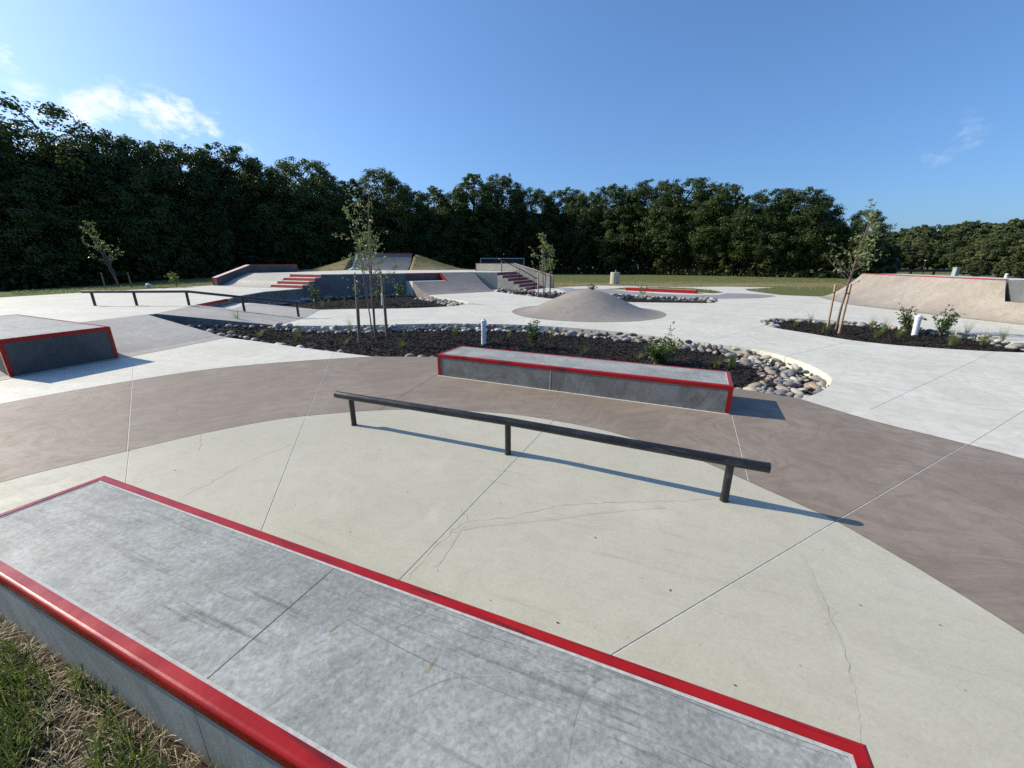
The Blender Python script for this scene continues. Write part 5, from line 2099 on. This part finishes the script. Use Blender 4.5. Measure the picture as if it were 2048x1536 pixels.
TOPS = {}
PROT = {
    'oak': [crown_mesh('crown', 101, 11.0, 3.9, 1.2, 190, 40000, 0.150, M['leaf_a']), crown_mesh('crown', 102, 11.0, 3.5, 1.0, 170, 38000, 0.150, M['leaf_a'])],
    'thin': [crown_mesh('crown', 103, 12.0, 4.4, 3.0, 150, 32000, 0.150, M['leaf_a'], sparse=0.14)],
    'maple': [crown_mesh('crown', 104, 11.0, 3.0, 0.9, 170, 34000, 0.155, M['leaf_b'], 'tall'), crown_mesh('crown', 105, 10.0, 2.7, 0.7, 150, 30000, 0.150, M['leaf_b'], 'tall')],
    'cone': [crown_mesh('crown', 106, 9.0, 2.6, 0.5, 150, 24000, 0.14, M['leaf_c'], 'cone')],
    'far': [crown_mesh('crown', 107, 12.0, 4.6, 1.0, 130, 17000, 0.34, M['leaf_far']), crown_mesh('crown', 108, 12.0, 4.2, 0.6, 120, 17000, 0.33, M['leaf_far'], 'tall')],
}


def forest_tree(px, py_top, Y, kind, var, label, group, wide=1.0, rot=None, gz=None):
    x = at_depth(px, py_top, Y).x
    gz = ground_z(x, Y) - 0.1 if gz is None else gz
    top = at_depth(px, py_top, Y).z
    hh = max(2.0, top - gz)
    var %= len(PROT[kind])
    me, tm = PROT[kind][var]
    s = hh / TOPS[me]
    root = thing({'cone': 'conifer_tree', 'maple': 'maple_tree', 'thin': 'oak_tree', 'oak': 'oak_tree', 'far': 'woodland_tree'}[kind], label, 'tree', (x, Y, gz), group)
    root.rotation_euler = (0, 0, px * 0.37 if rot is None else rot)
    root.scale = (s * wide, s * wide, s)
    for nm, d_ in (('crown', me), ('trunk', tm)):
        o = bpy.data.objects.new(nm, d_)
        COL.objects.link(o)
        o.parent = root
    return root


EDGE = [(-400, 26), (-150, 29), (0, 32), (200, 37), (415, 43), (650, 52), (900, 68), (1100, 75), (1300, 65), (1500, 54), (1680, 47), (1760, 46)]


def edge_y(px):
    for (a, ya), (b, yb) in zip(EDGE[:-1], EDGE[1:]):
        if a <= px <= b:
            return ya + (yb - ya) * (px - a) / (b - a)
    return EDGE[0][1] if px < EDGE[0][0] else EDGE[-1][1]


G_ = 'trees along the edge of the woods'
# (pixel column, pixel row of the tip, metres behind the edge, kind, variant, width, label)
TREES = [
    (-70, 245, 2.5, 'oak', 1, 1.0, 'dark oak just inside the left picture edge, under the highest crown'),
    (62, 208, 4.0, 'thin', 0, 1.15, 'tallest loose-crowned oak at far left, sky showing through its top'),
    (150, 262, 4.5, 'thin', 0, 0.95, 'loose-crowned oak sloping down beside the tallest left oak'),
    (215, 265, 3.0, 'oak', 0, 0.85, 'dark round oak right of the tallest left oak'),
    (35, 330, 1.2, 'maple', 0, 1.0, 'green front tree at the far left below the tallest oak'),
    (140, 300, 0.8, 'maple', 1, 1.0, 'pale green front tree above the leaning young tree'),
    (255, 322, 1.0, 'oak', 1, 0.85, 'green front tree above the right end of the kinked rail'),
    (-60, 390, 0.5, 'maple', 1, 1.1, 'low leafy front tree at the left picture edge'),
    (330, 287, 4.0, 'oak', 0, 1.0, 'broad domed oak beneath the small white clouds'),
    (385, 305, 3.2, 'oak', 1, 0.8, 'oak tucked between the domed oak and the next two peaks'),
    (450, 294, 3.5, 'oak', 1, 1.0, 'double-peaked dark oak above the left hubba'),
    (330, 385, 0.6, 'maple', 1, 1.0, 'yellowish front tree below the domed oak'),
    (420, 400, 0.5, 'oak', 0, 0.7, 'dark low front tree left of the conifer'),
    (520, 330, 3.0, 'oak', 0, 0.9, 'dark tree between the double-peaked oak and the knobbly oak'),
    (485, 415, 0.2, 'cone', 0, 1.35, 'spreading conifer at the edge of the woods above the left hubba'),
    (597, 320, 2.5, 'oak', 0, 1.0, 'knobbly-topped oak left of centre'),
    (640, 345, 3.0, 'oak', 1, 0.8, 'narrow dark oak right of the knobbly oak'),
    (560, 398, 0.5, 'oak', 1, 0.75, 'rounded pale front tree above the grass berm left side'),
    (700, 360, 2.5, 'maple', 1, 1.25, 'olive green tree behind the three-stemmed birch, left side'),
    (762, 342, 2.0, 'oak', 0, 0.95, 'feathery topped tree directly behind the three-stemmed birch'),
    (820, 380, 2.5, 'oak', 1, 1.0, 'rounded tree right of the feathery topped tree'),
    (868, 375, 4.5, 'maple', 0, 1.1, 'pale feathery crown set back left of the red tipped maple'),
    (690, 440, 0.2, 'maple', 1, 1.2, 'low dark front tree behind the grass berm'),
    (820, 450, 0.2, 'oak', 0, 0.8, 'low dark front tree right of the grass berm'),
    (944, 349, 1.5, 'maple', 0, 1.15, 'tall maple with reddish tips left of centre, above the right hubba'),
    (1004, 350, 2.5, 'oak', 1, 0.8, 'dark upright oak beside the red tipped maple'),
    (905, 385, 2.0, 'oak', 0, 0.75, 'dark tree left of the red tipped maple'),
    (965, 430, 0.0, 'maple', 1, 1.2, 'low leafy front tree behind the soccer goal'),
    (1062, 377, 3.0, 'oak', 0, 0.95, 'dark flat-topped oak above the young tree by the right stairs'),
    (1130, 378, 2.5, 'oak', 1, 1.0, 'oak right of the flat-topped oak, above the mound'),
    (1095, 425, 0.0, 'maple', 1, 1.2, 'front tree above the top of the mound'),
    (1175, 385, 2.0, 'oak', 0, 0.8, 'narrow oak between mound and concrete cylinder'),
    (1235, 372, 3.0, 'oak', 0, 1.0, 'broad oak above the concrete cylinder'),
    (1240, 407, 0.0, 'maple', 1, 1.25, 'rounded brighter green tree right above the concrete cylinder'),
    (1310, 362, 3.0, 'oak', 1, 1.1, 'wide oak left of the highest right dome'),
    (1375, 360, 2.5, 'oak', 0, 1.1, 'highest dome of the right-hand woods above the red curb'),
    (1345, 410, 0.0, 'maple', 0, 1.0, 'pointed pale front tree above the red curb'),
    (1440, 366, 2.0, 'oak', 1, 1.05, 'oak right of the highest right dome'),
    (1487, 388, 1.5, 'maple', 1, 0.9, 'light upright tree in the gap of the right-hand woods'),
    (1420, 440, 0.0, 'oak', 0, 0.8, 'low dark front tree above the far planter end'),
    (1545, 380, 1.5, 'oak', 0, 1.1, 'big wind-swept oak in the right block of woods'),
    (1605, 378, 1.5, 'oak', 1, 1.1, 'wind-swept oak at the top of the right block'),
    (1560, 425, -0.3, 'maple', 0, 1.0, 'bright leaved front tree left of the staked right sapling'),
    (1645, 402, 0.5, 'oak', 0, 0.85, 'last tall oak before the gap at the right'),
    (1668, 440, 0.0, 'oak', 1, 0.85, 'low dark oak behind the staked right sapling'),
    (1740, 420, 0.0, 'oak', 0, 0.78, 'lone dark tree right behind the staked right sapling'),
    (1725, 470, -1.0, 'oak', 1, 0.8, 'low dark tree at the foot of the lone tree'),
]
for (px, py, dy, kind, var, wide, lb) in TREES:
    forest_tree(px, py, edge_y(px) + (dy + 1.2 if dy < 1.0 else dy), kind, var, lb, G_, wide)
# the wooded slope far to the right
G2 = 'trees of the far wood at the right'
FARW = [(1755, 470, 120), (1785, 464, 125), (1820, 456, 125), (1850, 450, 118), (1880, 451, 122), (1915, 449, 116), (1945, 443, 112), (1975, 446, 110), (2005, 446, 106), (2040, 438, 90), (2090, 430, 88),
        (1770, 490, 108), (1810, 487, 106), (1850, 484, 104), (1890, 480, 102)]
for i, (px, py, Y) in enumerate(FARW):
    lb = ['green tree in the far wood above the barrier, left end', 'green tree in the far wood second along from the lone dark tree', 'broad tree in the far wood right of the low gap', 'rounded crown in the far wood above the lamp post',
          'rounded crown in the far wood just right of the lamp post', 'broad crown in the far wood above the utility box', 'highest crown over the utility box in the far wood', 'pale crown right of the utility box in the far wood',
          'broad crown above the marker post in the far wood', 'tallest crown at the right picture edge', 'tree beyond the right picture edge', 'low front tree of the far wood at its left end',
          'low front tree of the far wood behind the barrier posts', 'low front tree of the far wood behind the red sign', 'low front tree of the far wood left of the utility box'][i]
    forest_tree(px, py, Y, 'far', i, lb, G2, 1.15)
NEARW = [(1945, 492, 66, 'leafy bush tree right of the utility box'), (1985, 478, 64, 'leafy tree between utility box and marker post'), (2030, 466, 62, 'leafy tree above the shelf cut-out at the right edge'), (2075, 470, 58, 'leafy tree at the very right picture edge'),
         (1962, 520, 58, 'low bush right beside the utility box'), (2012, 520, 56, 'low bush behind the marker post'), (2055, 522, 54, 'low bush behind the shelf cut-out')]
for i, (px, py, Y, lb) in enumerate(NEARW):
    forest_tree(px, py, Y, 'far', i, lb, 'bushy trees behind the right quarter pipe', 1.25)

# dense wood behind the front trees, and its undergrowth
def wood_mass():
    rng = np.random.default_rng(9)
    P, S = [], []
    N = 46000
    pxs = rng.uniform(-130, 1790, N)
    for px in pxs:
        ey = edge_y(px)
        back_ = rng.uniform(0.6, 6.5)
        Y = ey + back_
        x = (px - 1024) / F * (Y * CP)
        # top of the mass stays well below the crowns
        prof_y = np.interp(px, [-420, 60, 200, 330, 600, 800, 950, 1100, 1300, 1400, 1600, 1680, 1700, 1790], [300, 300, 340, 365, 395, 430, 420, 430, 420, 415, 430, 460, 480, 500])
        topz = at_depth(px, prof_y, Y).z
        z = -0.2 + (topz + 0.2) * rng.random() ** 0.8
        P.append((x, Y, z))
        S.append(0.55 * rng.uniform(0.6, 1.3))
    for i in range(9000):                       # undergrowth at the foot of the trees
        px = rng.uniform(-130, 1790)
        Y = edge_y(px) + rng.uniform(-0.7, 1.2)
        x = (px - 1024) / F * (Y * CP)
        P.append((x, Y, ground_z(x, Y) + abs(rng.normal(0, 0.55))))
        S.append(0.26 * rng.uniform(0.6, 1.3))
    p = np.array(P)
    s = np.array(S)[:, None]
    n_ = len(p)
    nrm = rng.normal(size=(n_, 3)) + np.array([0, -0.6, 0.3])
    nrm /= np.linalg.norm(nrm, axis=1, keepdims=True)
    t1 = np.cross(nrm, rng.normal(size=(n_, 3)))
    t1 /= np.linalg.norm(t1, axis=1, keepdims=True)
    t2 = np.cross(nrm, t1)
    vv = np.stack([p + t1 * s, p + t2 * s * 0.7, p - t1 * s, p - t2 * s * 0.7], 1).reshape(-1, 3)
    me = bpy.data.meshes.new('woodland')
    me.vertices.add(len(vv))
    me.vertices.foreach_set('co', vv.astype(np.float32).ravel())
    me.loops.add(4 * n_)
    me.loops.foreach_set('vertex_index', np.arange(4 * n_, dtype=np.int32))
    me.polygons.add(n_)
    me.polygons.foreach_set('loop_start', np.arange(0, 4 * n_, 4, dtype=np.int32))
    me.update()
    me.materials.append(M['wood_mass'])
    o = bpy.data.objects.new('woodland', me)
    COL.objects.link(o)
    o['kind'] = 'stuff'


wood_mass()


def distant_woods():
    """the woods carry on as one far mass on both sides of the view"""
    rng = np.random.default_rng(21)
    P = []
    for a0, a1, n in ((-118, -56, 14000), (55, 120, 14000)):
        az = np.radians(rng.uniform(a0, a1, n))
        rad = rng.uniform(112, 124, n)
        top = 11.5 + 1.6 * np.sin(az * 31) + 1.2 * np.sin(az * 67 + 1) + 0.8 * np.sin(az * 140)
        z = -0.6 + top * rng.random(n) ** 0.75
        P.append(np.stack([np.sin(az) * rad, np.cos(az) * rad, z], 1))
    p = np.concatenate(P)
    n_ = len(p)
    s = 0.75 * rng.uniform(0.6, 1.4, (n_, 1))
    nrm = rng.normal(size=(n_, 3)) + np.array([0, 0, 0.4])
    nrm /= np.linalg.norm(nrm, axis=1, keepdims=True)
    t1 = np.cross(nrm, rng.normal(size=(n_, 3)))
    t1 /= np.linalg.norm(t1, axis=1, keepdims=True)
    t2 = np.cross(nrm, t1)
    vv = np.stack([p + t1 * s, p + t2 * s * 0.7, p - t1 * s, p - t2 * s * 0.7], 1).reshape(-1, 3)
    me = bpy.data.meshes.new('distant_woods')
    me.from_pydata(vv.tolist(), [], np.arange(4 * n_).reshape(-1, 4).tolist())
    me.materials.append(M['leaf_far'])
    o = bpy.data.objects.new('distant_woods', me)
    COL.objects.link(o)
    o['kind'] = 'stuff'


distant_woods()


# ------------------------------------------------------------------ grass and straw
def blades(name, pts, hmin, hmax, wid, mat, seed, lay=0.0):
    rng = np.random.default_rng(seed)
    p = np.array(pts, float)
    n_ = len(p)
    a = rng.uniform(0, 2 * np.pi, n_)
    d = np.stack([np.cos(a), np.sin(a), np.zeros(n_)], 1)
    s = np.stack([-np.sin(a), np.cos(a), np.zeros(n_)], 1)
    h = rng.uniform(hmin, hmax, n_)[:, None]
    bend = (rng.uniform(0.2, 0.9, n_)[:, None] if lay == 0 else rng.uniform(1.0, 1.0 + lay, n_)[:, None]) * h
    rise = h if lay == 0 else h * rng.uniform(0.05, 0.5, n_)[:, None]
    w = (wid * rng.uniform(0.6, 1.3, n_))[:, None]
    up = np.array([0, 0, 1.0])
    m_ = p + d * bend * 0.35 + up * rise * 0.62
    t_ = p + d * bend + up * rise
    vv = np.stack([p - s * w, p + s * w, m_ + s * w * 0.8, m_ - s * w * 0.8, t_ + s * w * 0.15, t_ - s * w * 0.15], 1).reshape(-1, 3)
    f = np.arange(n_)[:, None] * 6
    faces = np.concatenate([f + np.array([0, 1, 2, 3]), f + np.array([3, 2, 4, 5])], 0)
    me = bpy.data.meshes.new(name)
    me.from_pydata(vv.tolist(), [], faces.tolist())
    me.materials.append(mat)
    o = bpy.data.objects.new(name, me)
    COL.objects.link(o)
    o['kind'] = 'stuff'


rng = random.Random(3)
front = []
straw = []
for _ in range(170000):
    x, y = rng.uniform(-3.6, 0.4), rng.uniform(-0.9, 2.6)
    s_ = (Vector((x, y, 0)) - fa).dot(f2)
    if s_ > -0.004 or s_ < -1.2:
        continue
    cl = math.sin(x * 7.1 + 1.3) + math.sin(y * 8.3 + x * 3) + math.sin((x + y) * 13)
    p = (x, y, 0.13)
    if cl > -0.75 and rng.random() < (0.95 if cl > 0.2 else 0.5) and len(front) < 42000:
        front.append(p)
    if rng.random() < (0.14 if cl > 0.1 else 0.28) and len(straw) < 18000:
        straw.append((x, y, 0.142 + rng.uniform(0, 0.025)))
blades('grass_blades', front, 0.03, 0.125, 0.0022, M['blade'], 1)
blades('dry_straw', straw, 0.02, 0.085, 0.0012, M['straw'], 2, lay=0.6)
mb = MB()
for i in range(40):
    for j in range(16):
        p = fa + f1 * (-1.3 + i * 0.12) - f2 * (j * 0.085 - 0.02)
        mb.v.append((p.x, p.y, 0.115 + 0.03 + rng.uniform(-0.012, 0.012)))
mb.f = [(i * 16 + j, i * 16 + j + 1, (i + 1) * 16 + j + 1, (i + 1) * 16 + j) for i in range(39) for j in range(15)]
mk('bare_soil', mb, M['soil'], None, smooth=True, kind='structure')

# rough grass on the lawns close to the pavement, the island and the berm
rough, drys = [], []
for _ in range(26000):
    px = rng.uniform(0, 1720)
    if px < 430:
        Y = rng.uniform(9, edge_y(px))
        x = (px - 1024) / F * (Y * CP)
        if x > -19.2 - 0.0 and Y < 16 or (x > -17.3 - (24 - Y) * 0.19):
            continue
        p = (x, Y, ground_z(x, Y))
    else:
        Y = rng.uniform(26, 60)
        x = (px - 1024) / F * (Y * CP)
        if px < 1105 or inside((x, Y), white_outer):
            continue
        p = (x, Y, ground_z(x, Y))
    (rough if rng.random() < 0.6 else drys).append(p)
for _ in range(2500):
    x, y = rng.uniform(qc.x - 8, qc.x + 8), rng.uniform(33.6, 38)
    dx = max(0.0, abs(x - qc.x) - QW / 2)
    if dx < 0.3:
        continue
    z = DECK_Z - 0.06 + 1.33 * max(0.0, 1.0 - dx / 4.6) ** 1.25 * smooth(33.4, 36.3, y)
    (rough if rng.random() < 0.25 else drys).append((x, y, z))
xs_ = [p[0] for p in isl]
for (x, y) in scatter_in([xy(p) for p in isl], 900, rng):
    (rough if rng.random() < 0.6 else drys).append((x, y, 0.01))
blades('rough_grass', rough, 0.04, 0.13, 0.009, M['blade'], 5)
blades('dry_grass', drys, 0.03, 0.10, 0.009, M['straw'], 6)

# crumbs of leaf and grit on the near concrete
mb = MB()
for (px, py) in ((1283, 1155), (1256, 1273), (1165, 925), (815, 984), (1045, 950), (630, 915), (1000, 1006), (875, 1140), (700, 1064), (590, 1010), (1645, 1100), (1520, 1110), (1340, 1180), (1400, 1290),
                 (1880, 1250), (1720, 1210), (480, 880), (350, 940), (1190, 1075), (760, 900), (1470, 1370), (1930, 1380), (1600, 1330), (980, 1200), (1115, 1245)):
    p = gp(px, py, 0.003)
    a = rng.uniform(0, 6.28)
    u = Vector((math.cos(a), math.sin(a), 0))
    v = Vector((-u.y, u.x, 0))
    L_ = rng.uniform(0.003, 0.009)
    mb.add([p - u * L_, p + v * L_ * 0.4, p + u * L_, p - v * L_ * 0.4, p + UP * L_ * 0.5], [(0, 1, 4), (1, 2, 4), (2, 3, 4), (3, 0, 4)])
mk('leaf_litter', mb, M['chip'], None, kind='stuff')
